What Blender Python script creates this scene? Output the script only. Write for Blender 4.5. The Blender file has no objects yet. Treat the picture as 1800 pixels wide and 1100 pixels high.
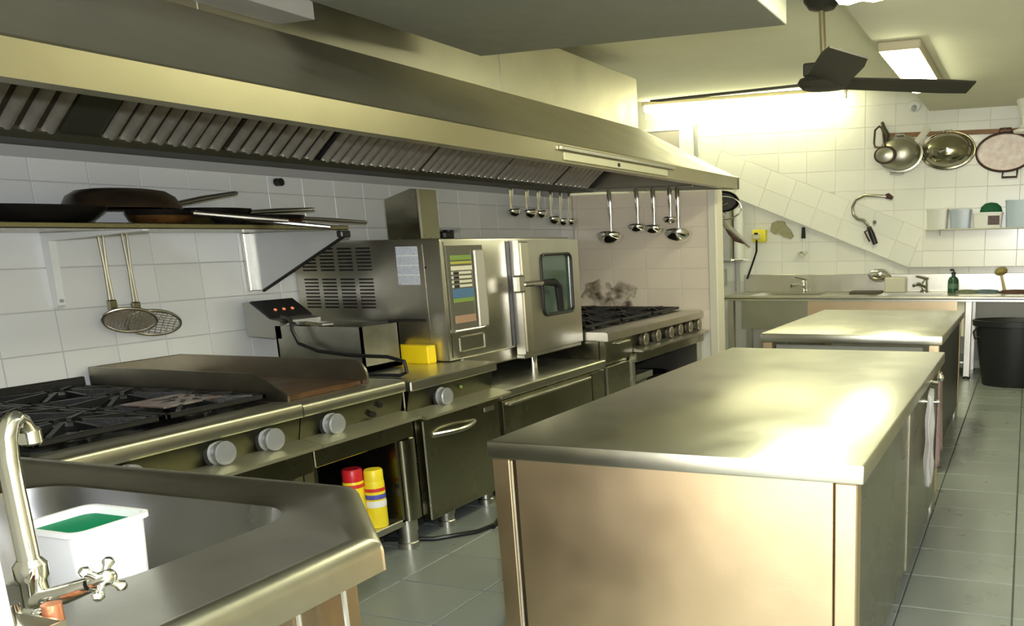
import bpy, bmesh, math, random
from mathutils import Vector, Matrix
random.seed(7)
S = bpy.context.scene
C = S.collection
PI = math.pi

# ------------------------------------------------------------------ camera
cam = bpy.data.cameras.new('camera')
camo = bpy.data.objects.new('camera', cam); C.objects.link(camo)
ex = Vector((0.94653426, 0.32200034, -0.01971503))
dn = Vector((0.05193988, -0.21242438, -0.97579615))
fw = Vector((-0.31839465, 0.92260049, -0.21779161))
camo.matrix_world = Matrix(((ex.x, -dn.x, -fw.x, 0), (ex.y, -dn.y, -fw.y, 0), (ex.z, -dn.z, -fw.z, 1.5), (0, 0, 0, 1)))
cam.sensor_width = 36; cam.lens = 30.0977
cam.shift_x = -383.774 / 1800; cam.shift_y = 207.493 / 1800
cam.clip_start = 0.05
S.camera = camo

# ------------------------------------------------------------------ world, fill light, exposure
S.view_settings.view_transform = 'Standard'
S.view_settings.look = 'None'
S.view_settings.exposure = 0.40
S.view_settings.gamma = 1.0
S.view_settings.use_curve_mapping = False
w = bpy.data.worlds.new('world'); S.world = w; w.use_nodes = True
w.node_tree.nodes['Background'].inputs[0].default_value = (0.75, 0.85, 1, 1)
w.node_tree.nodes['Background'].inputs[1].default_value = 0.6

def area(name, loc, rot, sx, sy, power, col):
    l = bpy.data.lights.new(name, 'AREA'); l.shape = 'RECTANGLE'; l.size = sx; l.size_y = sy
    l.energy = power; l.color = col
    o = bpy.data.objects.new(name, l); C.objects.link(o); o.location = loc; o.rotation_euler = rot
    return o
# added fill light at an unseen rear doorway, brightens the surfaces facing the camera
area('rear_fill_light', (-0.05, -1.95, 1.15), (PI / 2, 0, 0), 2.3, 2.1, 120, (1.0, 0.95, 0.88))
# the photographer's flash, just above the lens
_fl = bpy.data.lights.new('camera_flash', 'POINT'); _fl.energy = 235; _fl.color = (0.90, 0.94, 1.0); _fl.shadow_soft_size = 0.03
_fo = bpy.data.objects.new('camera_flash', _fl); C.objects.link(_fo); _fo.location = (0.05, 0.0, 1.60)

# ------------------------------------------------------------------ materials
def M(name, col, rough=0.5, metal=0.0, bump=0.0, bscale=60, var=0.0, vscale=4, rvar=0.0,
      stretch=(1, 1, 1), trans=0.0, emit=0.0, coat=0.0, rnd=0.0, alpha=1.0, ior=1.45, col2=None, aniso=0.0, world=False):
    m = bpy.data.materials.new(name); m.use_nodes = True
    nt = m.node_tree; b = nt.nodes['Principled BSDF']
    I = b.inputs
    I['Base Color'].default_value = (*col, 1); I['Roughness'].default_value = rough
    I['Metallic'].default_value = metal; I['IOR'].default_value = ior
    I['Transmission Weight'].default_value = trans; I['Coat Weight'].default_value = coat
    I['Alpha'].default_value = alpha
    if aniso: I['Anisotropic'].default_value = aniso
    if emit:
        I['Emission Color'].default_value = (*col, 1); I['Emission Strength'].default_value = emit
    L = nt.links.new
    if var or bump or rvar or col2:
        tc = nt.nodes.new('ShaderNodeTexCoord'); mp = nt.nodes.new('ShaderNodeMapping')
        mp.inputs['Scale'].default_value = stretch
        vec = nt.nodes.new('ShaderNodeNewGeometry').outputs['Position'] if world else tc.outputs['Object']
        L(vec, mp.inputs['Vector'])
    cur = None
    if var or col2:
        n = nt.nodes.new('ShaderNodeTexNoise'); n.inputs['Scale'].default_value = vscale
        n.inputs['Detail'].default_value = 6; n.inputs['Roughness'].default_value = 0.6
        L(vec, n.inputs['Vector'])
        r = nt.nodes.new('ShaderNodeValToRGB')
        r.color_ramp.elements[0].position = 0.32; r.color_ramp.elements[1].position = 0.68
        c2 = col2 if col2 else tuple(max(0, c * (1 - var)) for c in col)
        r.color_ramp.elements[0].color = (*c2, 1); r.color_ramp.elements[1].color = (*col, 1)
        L(n.outputs['Fac'], r.inputs['Fac']); cur = r.outputs['Color']
    if rnd:
        oi = nt.nodes.new('ShaderNodeObjectInfo'); hs = nt.nodes.new('ShaderNodeHueSaturation')
        mr = nt.nodes.new('ShaderNodeMapRange'); mr.inputs[3].default_value = 1 - rnd; mr.inputs[4].default_value = 1 + rnd * 0.4
        L(oi.outputs['Random'], mr.inputs[0]); L(mr.outputs[0], hs.inputs['Value'])
        if cur: L(cur, hs.inputs['Color'])
        else: hs.inputs['Color'].default_value = (*col, 1)
        cur = hs.outputs['Color']
    if cur: L(cur, I['Base Color'])
    if rvar:
        n2 = nt.nodes.new('ShaderNodeTexNoise'); n2.inputs['Scale'].default_value = 5; n2.inputs['Detail'].default_value = 5
        L(vec, n2.inputs['Vector'])
        m2 = nt.nodes.new('ShaderNodeMapRange'); m2.inputs[1].default_value = .3; m2.inputs[2].default_value = .7
        m2.inputs[3].default_value = max(0.04, rough - rvar); m2.inputs[4].default_value = rough + rvar
        L(n2.outputs['Fac'], m2.inputs[0]); L(m2.outputs[0], I['Roughness'])
    if bump:
        n3 = nt.nodes.new('ShaderNodeTexNoise'); n3.inputs['Scale'].default_value = bscale; n3.inputs['Detail'].default_value = 3
        L(mp.outputs['Vector'], n3.inputs['Vector'])
        bp = nt.nodes.new('ShaderNodeBump'); bp.inputs['Strength'].default_value = bump; bp.inputs['Distance'].default_value = 0.01
        L(n3.outputs['Fac'], bp.inputs['Height']); L(bp.outputs['Normal'], I['Normal'])
    return m

steel = M('brushed_steel', (.66, .64, .57), .32, 1, bump=.03, bscale=30, stretch=(1, 1, 14), var=.10, vscale=3, rvar=.04)
steel_h = M('hood_steel', (.68, .65, .54), .36, 1, bump=.02, bscale=30, stretch=(6, 1, 6), var=.12, vscale=2.2, rvar=.04)
steel_t = M('worktop_steel', (.64, .63, .54), .31, 1, bump=.02, bscale=14, stretch=(1, 8, 1), var=.08, vscale=2.0, rvar=.035)
steel_w = M('panel_steel', (.79, .62, .40), .36, 1, bump=.03, bscale=30, stretch=(1, 1, 14), var=.08, vscale=2.5, rvar=.03)
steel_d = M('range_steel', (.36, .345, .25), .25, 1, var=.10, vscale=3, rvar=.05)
steel_s = M('sink_steel', (.47, .46, .37), .34, 1, var=.14, vscale=7, rvar=.05)
duct_m = M('grey_duct_sheet', (.25, .255, .22), .6, .2, var=.10, vscale=7)
duct_l = M('pale_duct_sheet', (.50, .50, .48), .5, .3, var=.1, vscale=4)
chrome = M('chrome', (.82, .82, .80), .10, 1)
iron = M('black_cast_iron', (.012, .012, .012), .42, 0, bump=.15, bscale=90, var=.3)
enamel = M('black_burner_tray', (.02, .02, .02), .25, .3, rvar=.1, var=.4, vscale=9)
griddle_m = M('rusty_griddle', (.16, .085, .04), .42, .5, var=.6, vscale=5, rvar=.12, bump=.05, bscale=25)
tile_w = M('white_wall_tile', (.78, .79, .80), .16, 0, rnd=.06, var=.03, vscale=2, world=True)
tile_b = M('cream_wall_tile', (.88, .88, .82), .18, 0, rnd=.05, var=.03, vscale=2, world=True)
tile_e = M('peach_lit_wall_tile', (.84, .74, .61), .18, 0, rnd=.05, var=.04, vscale=2, world=True)  # peach light on the end wall is put into the tile colour
grout = M('grey_grout', (.50, .50, .50), .9)
grout_b = M('beige_grout', (.74, .73, .65), .9)
floor_t = M('grey_floor_tile', (.23, .255, .235), .32, 0, rnd=.10, var=.14, vscale=2.5, rvar=.06, world=True)
floor_g = M('dark_floor_grout', (.07, .075, .07), .9)
paint = M('cream_ceiling_paint', (.80, .79, .63), .85, var=.05, vscale=1.5)
plaster = M('white_plaster', (.80, .80, .78), .8, var=.04, vscale=3)
wood = M('brown_wood', (.30, .15, .055), .5, var=.35, vscale=8)
copper = M('copper_pipe', (.75, .30, .16), .35, .8, var=.2, vscale=20)
white_p = M('white_plastic', (.85, .86, .86), .35)
cream_p = M('cream_plastic', (.66, .63, .50), .45)
blue_p = M('bluish_clear_plastic', (.55, .62, .70), .25, trans=.25)
grey_p = M('grey_plastic', (.40, .41, .42), .4)
knob_m = M('grey_knob', (.36, .37, .38), .38, .5)
black_p = M('black_plastic', (.013, .013, .014), .35)
bin_m = M('black_bin_plastic', (.012, .013, .014), .42, var=.2, vscale=10)
green_l = M('green_soapy_liquid', (.0, .20, .085), .5, ior=1.12)
green_c = M('green_cloth', (.015, .13, .05), .8, var=.3, vscale=30)
bottle_g = M('green_bottle', (.03, .09, .05), .2)
yellow = M('yellow_card', (.90, .66, .01), .4)
yellow2 = M('yellow_can_paint', (.88, .70, .03), .35)
red_m = M('red_plastic', (.60, .02, .03), .35)
print_r = M('red_print', (.65, .05, .03), .4)
print_b = M('blue_print', (.10, .10, .45), .4)
print_w = M('white_print', (.85, .85, .85), .5)
paper = M('printed_paper', (.62, .66, .76), .6, var=.25, vscale=60)
panel_g = M('control_panel_grey', (.11, .105, .08), .35)
green_k = M('green_key', (.20, .30, .07), .4)
blue_k = M('blue_key', (.08, .17, .30), .4)
orange_k = M('orange_key', (.38, .24, .16), .4)
led = M('indicator_lamp', (.8, .25, .12), .3, emit=.4)
glass_o = M('oven_glass', (.05, .085, .07), .07, 0, coat=.6)
pan_k = M('black_pan', (.014, .012, .011), .33, .3, var=.4, vscale=9, rvar=.1)
pan_b = M('burnt_copper_pan', (.42, .20, .06), .38, .8, col2=(.06, .03, .015), vscale=11)
pan_g = M('grey_aluminium', (.50, .49, .42), .40, 1, var=.25, vscale=8)
wok_m = M('polished_steel_bowl', (.46, .44, .33), .14, 1, var=.35, vscale=6)
paella_m = M('highlit_pan_inside', (.88, .82, .78), .5, .1, col2=(.70, .55, .50), vscale=14)  # pale inside, with white and pink highlights painted into the colour
rust_m = M('dark_pan_rim', (.08, .045, .035), .5, .4)
fan_m = M('dark_fan_metal', (.040, .038, .028), .6, 0)
rod_m = M('brass_rod', (.55, .50, .30), .35, .7)
tube_e = M('lit_fluorescent_tube', (.98, .96, .60), .4, emit=18)
diff_e = M('lit_diffuser', (.98, .97, .64), .4, emit=25)
lamp_w = M('white_glazed_cover', (.92, .92, .84), .3)
bag_m = M('clear_plastic_film', (.80, .80, .82), .12, trans=.5, alpha=.6)
cloth_p = M('dull_pink_cloth', (.24, .17, .155), .85, var=.2, vscale=30)
fascia_m = M('fascia_dark_reflection', (.095, .092, .065), .30, 1, var=.15, vscale=3)  # dark surroundings mirrored in the fascia are put into its base colour
ledge_m = M('lit_ledge_steel', (.72, .70, .52), .46, 1, var=.08, vscale=3)  # paler copy of the steel, ceiling light on the ledge put into it
range_top = M('range_top_steel', (.60, .58, .47), .38, 1, var=.12, vscale=4)
lamp_h = M('lamp_housing', (.46, .41, .28), .5)
rag_m = M('olive_rag', (.42, .40, .24), .9, var=.25, vscale=20)
sponge_m = M('scourer', (.20, .22, .14), .9, var=.3, vscale=40)
straw = M('pale_bristle', (.62, .50, .28), .8, var=.3, vscale=40)
stain_m = M('burnt_grease', (.15, .095, .03), .7, var=.4, vscale=30)
nt = stain_m.node_tree
_n = nt.nodes.new('ShaderNodeTexNoise'); _n.inputs['Scale'].default_value = 9; _n.inputs['Detail'].default_value = 6
_t = nt.nodes.new('ShaderNodeTexCoord'); nt.links.new(_t.outputs['Object'], _n.inputs['Vector'])
_r = nt.nodes.new('ShaderNodeMapRange'); _r.inputs[1].default_value = .40; _r.inputs[2].default_value = .80; _r.inputs[4].default_value = .9
nt.links.new(_n.outputs['Fac'], _r.inputs[0]); nt.links.new(_r.outputs[0], nt.nodes['Principled BSDF'].inputs['Alpha'])

# ------------------------------------------------------------------ mesh builder
WL = {}
def link(o, parent, origin):
    C.objects.link(o); origin = Vector(origin); WL[o] = origin
    if parent:
        o.parent = parent; o.location = origin - WL[parent]
    else:
        o.location = origin
    return o

def tag(o, label=None, cat=None, group=None, kind=None):
    if label: o['label'] = label
    if cat: o['category'] = cat
    if group: o['group'] = group
    if kind: o['kind'] = kind
    return o

def thing(name, label, cat, loc, group=None):
    o = bpy.data.objects.new(name, None); o.empty_display_size = .05
    link(o, None, loc); return tag(o, label, cat, group)

class MB:
    def __init__(s): s.v = []; s.f = []
    def add(s, vs, fs):
        n = len(s.v); s.v += [Vector(p) for p in vs]; s.f += [tuple(i + n for i in f) for f in fs]; return s
    def box(s, x0, x1, y0, y1, z0, z1, bev=0.0, seg=1):
        if not bev:
            return s.add([(x, y, z) for x in (x0, x1) for y in (y0, y1) for z in (z0, z1)],
                         [(0, 1, 3, 2), (4, 6, 7, 5), (0, 4, 5, 1), (2, 3, 7, 6), (0, 2, 6, 4), (1, 5, 7, 3)])
        bm = bmesh.new(); bmesh.ops.create_cube(bm, size=1)
        for q in bm.verts:
            q.co = Vector(((x0 + x1) / 2 + q.co.x * (x1 - x0), (y0 + y1) / 2 + q.co.y * (y1 - y0), (z0 + z1) / 2 + q.co.z * (z1 - z0)))
        bmesh.ops.bevel(bm, geom=bm.edges[:], offset=bev, segments=seg, affect='EDGES', profile=.5)
        bm.verts.index_update()
        s.add([q.co.copy() for q in bm.verts], [tuple(q.index for q in f.verts) for f in bm.faces]); bm.free(); return s
    def obox(s, c, ax, ay, az, hx, hy, hz):
        c = Vector(c); ax = Vector(ax).normalized() * hx; ay = Vector(ay).normalized() * hy; az = Vector(az).normalized() * hz
        return s.add([c + ax * i + ay * j + az * k for i in (-1, 1) for j in (-1, 1) for k in (-1, 1)],
                     [(0, 1, 3, 2), (4, 6, 7, 5), (0, 4, 5, 1), (2, 3, 7, 6), (0, 2, 6, 4), (1, 5, 7, 3)])
    def tube(s, pts, r, n=10, closed=False, sx=1.0, sy=1.0, up=(0, 0, 1)):
        P = [Vector(p) for p in pts]; m = len(P)
        rs = r if isinstance(r, (list, tuple)) else [r] * m
        ref = Vector(up); rings = []
        for i in range(m):
            if closed: t = P[(i + 1) % m] - P[i - 1]
            else: t = P[min(i + 1, m - 1)] - P[max(i - 1, 0)]
            t.normalize()
            a = ref - t * ref.dot(t)
            if a.length < 1e-3:
                a = Vector((1, 0, 0)) - t * t.x
                if a.length < 1e-3: a = Vector((0, 1, 0))
            a.normalize(); ref = a; b = t.cross(a)
            rings.append([P[i] + (a * math.cos(2 * PI * k / n) * sx + b * math.sin(2 * PI * k / n) * sy) * rs[i] for k in range(n)])
        base = len(s.v); s.v += [q for g in rings for q in g]
        for i in range(m if closed else m - 1):
            j = (i + 1) % m
            for k in range(n):
                s.f.append((base + i * n + k, base + i * n + (k + 1) % n, base + j * n + (k + 1) % n, base + j * n + k))
        if not closed:
            s.f.append(tuple(base + k for k in range(n))[::-1]); s.f.append(tuple(base + (m - 1) * n + k for k in range(n)))
        return s
    def cyl(s, p0, p1, r, r1=None, n=16):
        return s.tube([p0, p1], [r, r if r1 is None else r1], n)
    def lathe(s, prof, o, axis=(0, 0, 1), xd=(1, 0, 0), n=24, ex=1.0, ey=1.0, cap=True):
        az = Vector(axis).normalized(); ax = Vector(xd); ax = (ax - az * ax.dot(az)).normalized(); ay = az.cross(ax)
        o = Vector(o); base = len(s.v); m = len(prof)
        for (r, h) in prof:
            for k in range(n):
                a = 2 * PI * k / n
                s.v.append(o + az * h + ax * math.cos(a) * r * ex + ay * math.sin(a) * r * ey)
        for i in range(m - 1):
            for k in range(n):
                s.f.append((base + i * n + k, base + i * n + (k + 1) % n, base + (i + 1) * n + (k + 1) % n, base + (i + 1) * n + k))
        if cap:
            s.f.append(tuple(base + k for k in range(n))[::-1]); s.f.append(tuple(base + (m - 1) * n + k for k in range(n)))
        return s
    def prism(s, poly, axis, a0, a1):
        f = {'x': lambda a, p: (a, p[0], p[1]), 'y': lambda a, p: (p[0], a, p[1]), 'z': lambda a, p: (p[0], p[1], a)}[axis]
        n = len(poly)
        vs = [f(a0, p) for p in poly] + [f(a1, p) for p in poly]
        fs = [tuple(range(n))[::-1], tuple(range(n, 2 * n))] + [(i, (i + 1) % n, n + (i + 1) % n, n + i) for i in range(n)]
        return s.add(vs, fs)
    def mesh(s, name, origin=(0, 0, 0), ang=.6):
        me = bpy.data.meshes.new(name); o = Vector(origin)
        me.from_pydata([q - o for q in s.v], [], s.f)
        bm = bmesh.new(); bm.from_mesh(me); bmesh.ops.recalc_face_normals(bm, faces=bm.faces[:]); bm.to_mesh(me); bm.free()
        me.polygons.foreach_set('use_smooth', [True] * len(me.polygons)); me.set_sharp_from_angle(angle=ang)
        return me
    def build(s, name, mat, parent=None, origin=None, ang=.6):
        if origin is None:
            if parent: origin = WL[parent]
            else:
                xs = [q.x for q in s.v]; ys = [q.y for q in s.v]; zs = [q.z for q in s.v]
                origin = ((min(xs) + max(xs)) / 2, (min(ys) + max(ys)) / 2, min(zs))
        me = s.mesh(name, origin, ang); me.materials.append(mat)
        return link(bpy.data.objects.new(name, me), parent, origin)

def copy_to(o, parent, origin, name=None):
    c = o.copy()
    if name: c.name = name
    return link(c, parent, origin)

def copy_tree(o, delta, label=None, group=None):
    r = copy_to(o, None, WL[o] + Vector(delta))
    if label: r['label'] = label
    if group: r['group'] = group
    for ch in list(o.children):
        c = copy_to(ch, r, WL[ch] + Vector(delta))
        for g in list(ch.children): copy_to(g, c, WL[g] + Vector(delta))
    return r

def struct(name, mb, mat, label=None):
    o = mb.build(name, mat); o['kind'] = 'structure'
    if label: o['label'] = label
    return o

def arc(cx, cy, r, a0, a1, n): return [(cx + r * math.cos(a0 + (a1 - a0) * i / n), cy + r * math.sin(a0 + (a1 - a0) * i / n)) for i in range(n + 1)]

def clip_poly(sub, win):
    out = sub
    for i in range(len(win)):
        a, b = win[i], win[(i + 1) % len(win)]; inp, out = out, []
        side = lambda p: (b[0] - a[0]) * (p[1] - a[1]) - (b[1] - a[1]) * (p[0] - a[0])
        for j in range(len(inp)):
            p, q = inp[j - 1], inp[j]; sp, sq = side(p), side(q)
            if (sp >= 0) != (sq >= 0):
                t = sp / (sp - sq); out.append((p[0] + (q[0] - p[0]) * t, p[1] + (q[1] - p[1]) * t))
            if sq >= 0: out.append(q)
        if not out: return []
    return out
def parea(p): return .5 * sum(p[i - 1][0] * p[i][1] - p[i][0] * p[i - 1][1] for i in range(len(p)))

def tiles(parent, O, U, V, N, u0, nu, du, v0, nv, dv, win, mat, gap=.0034, th=.006, name='tile'):
    """rows of separate tiles standing proud of the wall by th; win is a convex counter-clockwise window"""
    O, U, V, N = Vector(O), Vector(U), Vector(V), Vector(N); full = None; e = .0025
    for i in range(nu):
        for j in range(nv):
            a0, a1, b0, b1 = u0 + i * du + gap / 2, u0 + (i + 1) * du - gap / 2, v0 + j * dv + gap / 2, v0 + (j + 1) * dv - gap / 2
            rect = [(a0, b0), (a1, b0), (a1, b1), (a0, b1)]
            p = clip_poly(rect, win) if win else rect
            if len(p) < 3 or parea(p) < .0015: continue
            isfull = abs(parea(p) - parea(rect)) < 1e-7
            c = O + U * ((a0 + a1) / 2) + V * ((b0 + b1) / 2)
            if isfull and full: copy_to(full, parent, c); continue
            mx, my = sum(q[0] for q in p) / len(p), sum(q[1] for q in p) / len(p)
            n = len(p)
            ins = [(q[0] + (mx - q[0]) * min(1, e / max(.01, abs(q[0] - mx))), q[1] + (my - q[1]) * min(1, e / max(.01, abs(q[1] - my)))) for q in p]
            vs = [O + U * q[0] + V * q[1] for q in p] + [O + U * q[0] + V * q[1] + N * (th - e) for q in p] + [O + U * q[0] + V * q[1] + N * th for q in ins]
            fs = [tuple(range(2 * n, 3 * n))]
            for k in range(n):
                l = (k + 1) % n; fs += [(k, l, n + l, n + k), (n + k, n + l, 2 * n + l, 2 * n + k)]
            o = MB().add(vs, fs).build(name, mat, parent, c)
            if isfull: full = o

# ------------------------------------------------------------------ the room
fl = struct('floor', MB().box(-4.95, 1.5, -2.0, 10.4, -.12, -.008), floor_g)
tiles(fl, (0, 0, -.010), (1, 0, 0), (0, 1, 0), (0, 0, 1), -3.10, 11, .445, -.54, 31, .355, None, floor_t, gap=.006, th=.010)

wl = struct('wall_left', MB().box(-4.35, -4.196, .85, 7.6, 0, 3.1), grout)
tiles(wl, (-4.196, 0, 0), (0, 1, 0), (0, 0, 1), (1, 0, 0), 1.45, 24, .2563, .677, 8, .19, [(.86, 0), (7.585, 0), (7.585, 2.3), (.86, 2.3)], tile_w)

wp = struct('wall_partition', MB().box(-4.35, -2.74, 7.606, 7.75, 0, 1.95), grout_b)
tiles(wp, (0, 7.606, 0), (1, 0, 0), (0, 0, 1), (0, -1, 0), -2.73 - 5 * .355, 5, .355, .677, 7, .19, [(-4.19, .6), (-2.80, .6), (-2.80, 1.945), (-4.19, 1.945)], tile_e)
struct('trim_1', MB().box(-2.80, -2.715, 7.585, 7.775, 0, 1.955, .008), M('cream_trim', (.74, .70, .58), .5))

wb = struct('wall_back', MB().box(-4.95, 1.5, 10.206, 10.4, 0, 3.1), grout_b)
tiles(wb, (0, 10.206, 0), (1, 0, 0), (0, 0, 1), (0, -1, 0), -1.13 - 9 * .337, 16, .337, 1.00, 7, .228, [(-4.2, 1.0), (-1.30, 1.0), (-1.30, 1.156), (-4.2, 2.325)], tile_b)
tiles(wb, (0, 10.206, 0), (1, 0, 0), (0, 0, 1), (0, -1, 0), -1.30, 8, .337, 1.00, 1, .152, [(-1.29, 1.0), (1.4, 1.0), (1.4, 1.15), (-1.29, 1.15)], tile_b)
# the stair flank: a tiled slab that stands out from the back wall and ends in a sloping lower edge
sl = -.4036
zA = lambda x: 2.083 + sl * (x + 3.59)
zB = lambda x: 1.575 + sl * (x + 1.13)
ws = struct('wall_stair', MB().prism([(-4.95, zA(-4.95)), (-1.286, 1.153), (1.5, 1.153), (1.5, 3.1), (-4.95, 3.1)], 'y', 10.086, 10.206), grout_b)
g0 = -1.13 - 10 * .337
tiles(ws, (0, 10.086, 0), (1, 0, 0), (0, 0, 1), (0, -1, 0), g0, 10, .337, 1.105, 9, .228, [(-4.5, zB(-4.5)), (-1.13, zB(-1.13)), (-1.13, 3.09), (-4.5, 3.09)], tile_b)
tiles(ws, (0, 10.086, 0), (1, 0, 0), (0, 0, 1), (0, -1, 0), -1.13, 8, .337, 1.105, 9, .228, [(-1.13, 1.156), (1.39, 1.156), (1.39, 3.09), (-1.13, 3.09)], tile_b)
tiles(ws, (0, 10.086, 0), (1, 0, 0), (0, 0, 1), (0, -1, 0), -1.467, 1, .337, 1.105, 3, .228, [(-1.275, 1.156), (-1.132, 1.156), (-1.132, 1.572)], tile_b)
ca, sa = math.cos(math.atan(sl)), math.sin(math.atan(sl))
def band(p):   # (x,z) -> coordinates along and across the slope
    dx, dz = p[0] + 1.286, p[1] - 1.153
    return (dx * ca + dz * sa, -dx * sa + dz * ca)
win = [band(p) for p in ((-4.6, zA(-4.6)), (-1.29, zA(-1.29)), (-1.13, zB(-1.13) - .004), (-4.6, zB(-4.6) - .004))]
hb = abs(band((-3, zB(-3)))[1])
tiles(ws, (-1.286, 10.086, 1.153), (ca, 0, sa), (-sa, 0, ca), (0, -1, 0), -3.60, 12, .335, 0, 2, hb / 2, win, tile_b)

ce = struct('ceiling', MB().box(-4.95, -1.1, -2.0, 10.4, 3.1, 3.2), paint)
struct('ceiling_lower', MB().box(-1.1, 1.5, -2.0, 10.4, 2.83, 3.2), paint)
struct('wall_right', MB().box(1.4, 1.5, -2.0, 10.4, 0, 2.83), M('tan_wall_paint', (.50, .46, .33), .7, var=.06, vscale=2))
struct('wall_rear', MB().box(-4.95, -1.25, -2.0, -1.85, 0, 3.1).box(1.15, 1.4, -2.0, -1.85, 0, 2.83).box(-1.25, 1.15, -2.0, -1.85, 2.25, 2.83), plaster)
struct('wall_near', MB().box(-4.35, -1.512, -1.85, .835, 0, 3.1, .004), plaster)
struct('wall_far_left', MB().box(-4.95, -4.8, 7.75, 10.2, 0, 3.1), plaster)

# little window high on the back wall, above the hood
w1 = struct('window_1', MB().box(-4.62, -3.98, 10.05, 10.075, 2.50, 2.53).box(-4.62, -3.98, 10.05, 10.075, 2.80, 2.83).box(-4.04, -3.86, 10.03, 10.079, 2.46, 2.86, .006).box(-4.66, -4.58, 10.03, 10.079, 2.46, 2.86, .006), white_p)
MB().box(-4.58, -4.04, 10.06, 10.068, 2.52, 2.82).build('pane', M('frosted_pane', (.45, .42, .38), .4), w1)
MB().box(-3.84, -3.82, 10.05, 10.079, 2.46, 2.86).build('shadow_gap_strip', grey_p, w1)

# burnt grease on the tiles over the far range
st = MB()
random.seed(5)
for (x, z, rx, rz) in ((-3.98, 1.02, .18, .14), (-3.68, 1.0, .15, .16), (-3.82, .96, .30, .09)):
    n = 18; st.add([(x, 7.5985, z)] + [(x + rx * math.cos(2 * PI * k / n) * random.uniform(.7, 1.15), 7.5985, z + rz * math.sin(2 * PI * k / n) * random.uniform(.7, 1.15)) for k in range(n)],
           [(0, 1 + k, 1 + (k + 1) % n) for k in range(n)])
st.build('grease_stain', stain_m, wp)

# ------------------------------------------------------------------ hood
HX, HZ0, HZ1, RX, RZ = -2.49, 1.942, 2.042, -3.44, 2.515
H0, H1 = .9, 7.57
hood = thing('extractor_hood', 'long stainless steel extractor hood above the cooking line', 'hood', (-3.3, 4.2, 1.94))
MB().prism([(HX, HZ0), (HX, HZ1), (HX - .02, HZ1 + .012), (HX - .04, HZ1), (HX - .03, HZ0 + .02), (HX - .09, HZ0 + .025), (HX - .09, HZ0)], 'y', H0, H1 + .03).build('front_lip', M('hood_lip_steel', (.52, .48, .33), .34, 1, var=.12, vscale=2.2), hood, ang=.35)
MB().prism([(HX - .02, HZ1 - .005), (HX - .02, HZ1 + .008), (RX, RZ), (RX, RZ - .02)], 'y', H0, H1).build('sloping_top', steel_h, hood)
MB().prism([(HX, HZ0), (HX, HZ1), (RX, RZ), (-4.19, RZ), (-4.19, HZ0 + .03)], 'y', H1 - .02, H1).build('end_panel', steel, hood)
MB().box(-4.19, RX, H0, 7.56, RZ - .02, 2.94, .004).build('plenum', steel_h, hood)
for y in (3.05, 5.35):
    MB().box(RX, RX + .004, y, y + .012, RZ, 2.94).build('seam', steel, hood)
MB().prism([(-4.188, 1.965), (-3.93, 1.965), (-3.93, 2.0), (-3.95, 2.0), (-3.95, 1.98), (-4.188, 1.98)], 'y', H0, H1 - .02).build('grease_gutter', M('greasy_gutter', (.035, .033, .02), .5, .0), hood)
MB().box(-4.189, -4.178, H0, 7.56, 1.915, 1.964).build('wall_flange', M('flange_shade_grey', (.42, .42, .43), .5), hood)  # flange colour imitates tile in the shade under the hood
fx0, fz0, fx1, fz1 = -3.97, 2.005, -3.55, 2.35
fdir = Vector((fx1 - fx0, 0, fz1 - fz0)); flen = fdir.length; fdir.normalize(); fnor = Vector((fdir.z, 0, -fdir.x))
baf0 = None
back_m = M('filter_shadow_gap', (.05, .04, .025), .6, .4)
baf_m = M('baffle_steel', (.80, .78, .72), .30, .65, col2=(.42, .36, .27), vscale=4, rvar=.05)
for (a, b) in ((1.0, 1.85), (1.88, 2.72), (2.90, 3.52), (3.54, 4.14), (4.18, 5.06), (5.08, 5.96), (5.98, 6.82), (6.86, 7.46)):
    mid = Vector((fx0, (a + b) / 2, fz0))
    cc = mid + fdir * (flen / 2)
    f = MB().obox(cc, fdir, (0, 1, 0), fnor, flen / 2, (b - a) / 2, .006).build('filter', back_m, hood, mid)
    MB().obox(mid + fdir * .012 + fnor * .02, fdir, (0, 1, 0), fnor, .012, (b - a) / 2, .014).build('filter_frame', steel_h, f)
    n = round((b - a) / .082)
    for k in range(n):
        y = a + (b - a) * (k + .5) / n
        p = Vector((fx0, y, fz0)) + fdir * .022 + fnor * .008
        if baf0 is None:
            q = [(math.cos(t) * .026, math.sin(t) * .028) for t in [PI * i / 8 for i in range(9)]]
            vs = [p + Vector((0, 1, 0)) * c + fnor * s_ + fdir * d for d in (0, flen - .05) for c, s_ in q]
            fs = [(i, i + 1, i + 10, i + 9) for i in range(8)] + [tuple(range(9)), tuple(range(9, 18))]
            baf0 = MB().add(vs, fs).build('baffle', baf_m, f, p)
        else: copy_to(baf0, f, p)
bl = Vector((fx0, 2.81, fz0)) + fdir * flen / 2 + fnor * .008
MB().obox(bl, fdir, (0, 1, 0), fnor, flen / 2, .088, .008).build('blank_plate', M('dull_blank_plate', (.20, .20, .15), .4, .8, var=.2), hood)
for y in (4.16, 6.84):
    MB().obox(Vector((fx0, y, fz0)) + fdir * flen / 2 + fnor * .012, fdir, (0, 1, 0), fnor, flen / 2, .014, .01).build('divider', black_p, hood)
cs = MB().box(HX, HX + .012, 4.44, 5.92, 1.955, 1.998, .003).build('control_strip', M('pale_strip', (.62, .60, .42), .45, .2), hood)
MB().box(HX, HX + .02, 4.40, 6.05, 2.006, 2.030, .004).build('strip_cover', steel, hood)
MB().cyl((HX + .01, 5.12, 1.976), (HX + .02, 5.12, 1.976), .012).build('switch', black_p, cs)
MB().cyl((-4.17, 4.06, 1.88), (-4.13, 4.06, 1.88), .022).build('bolt', black_p, hood)

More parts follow.
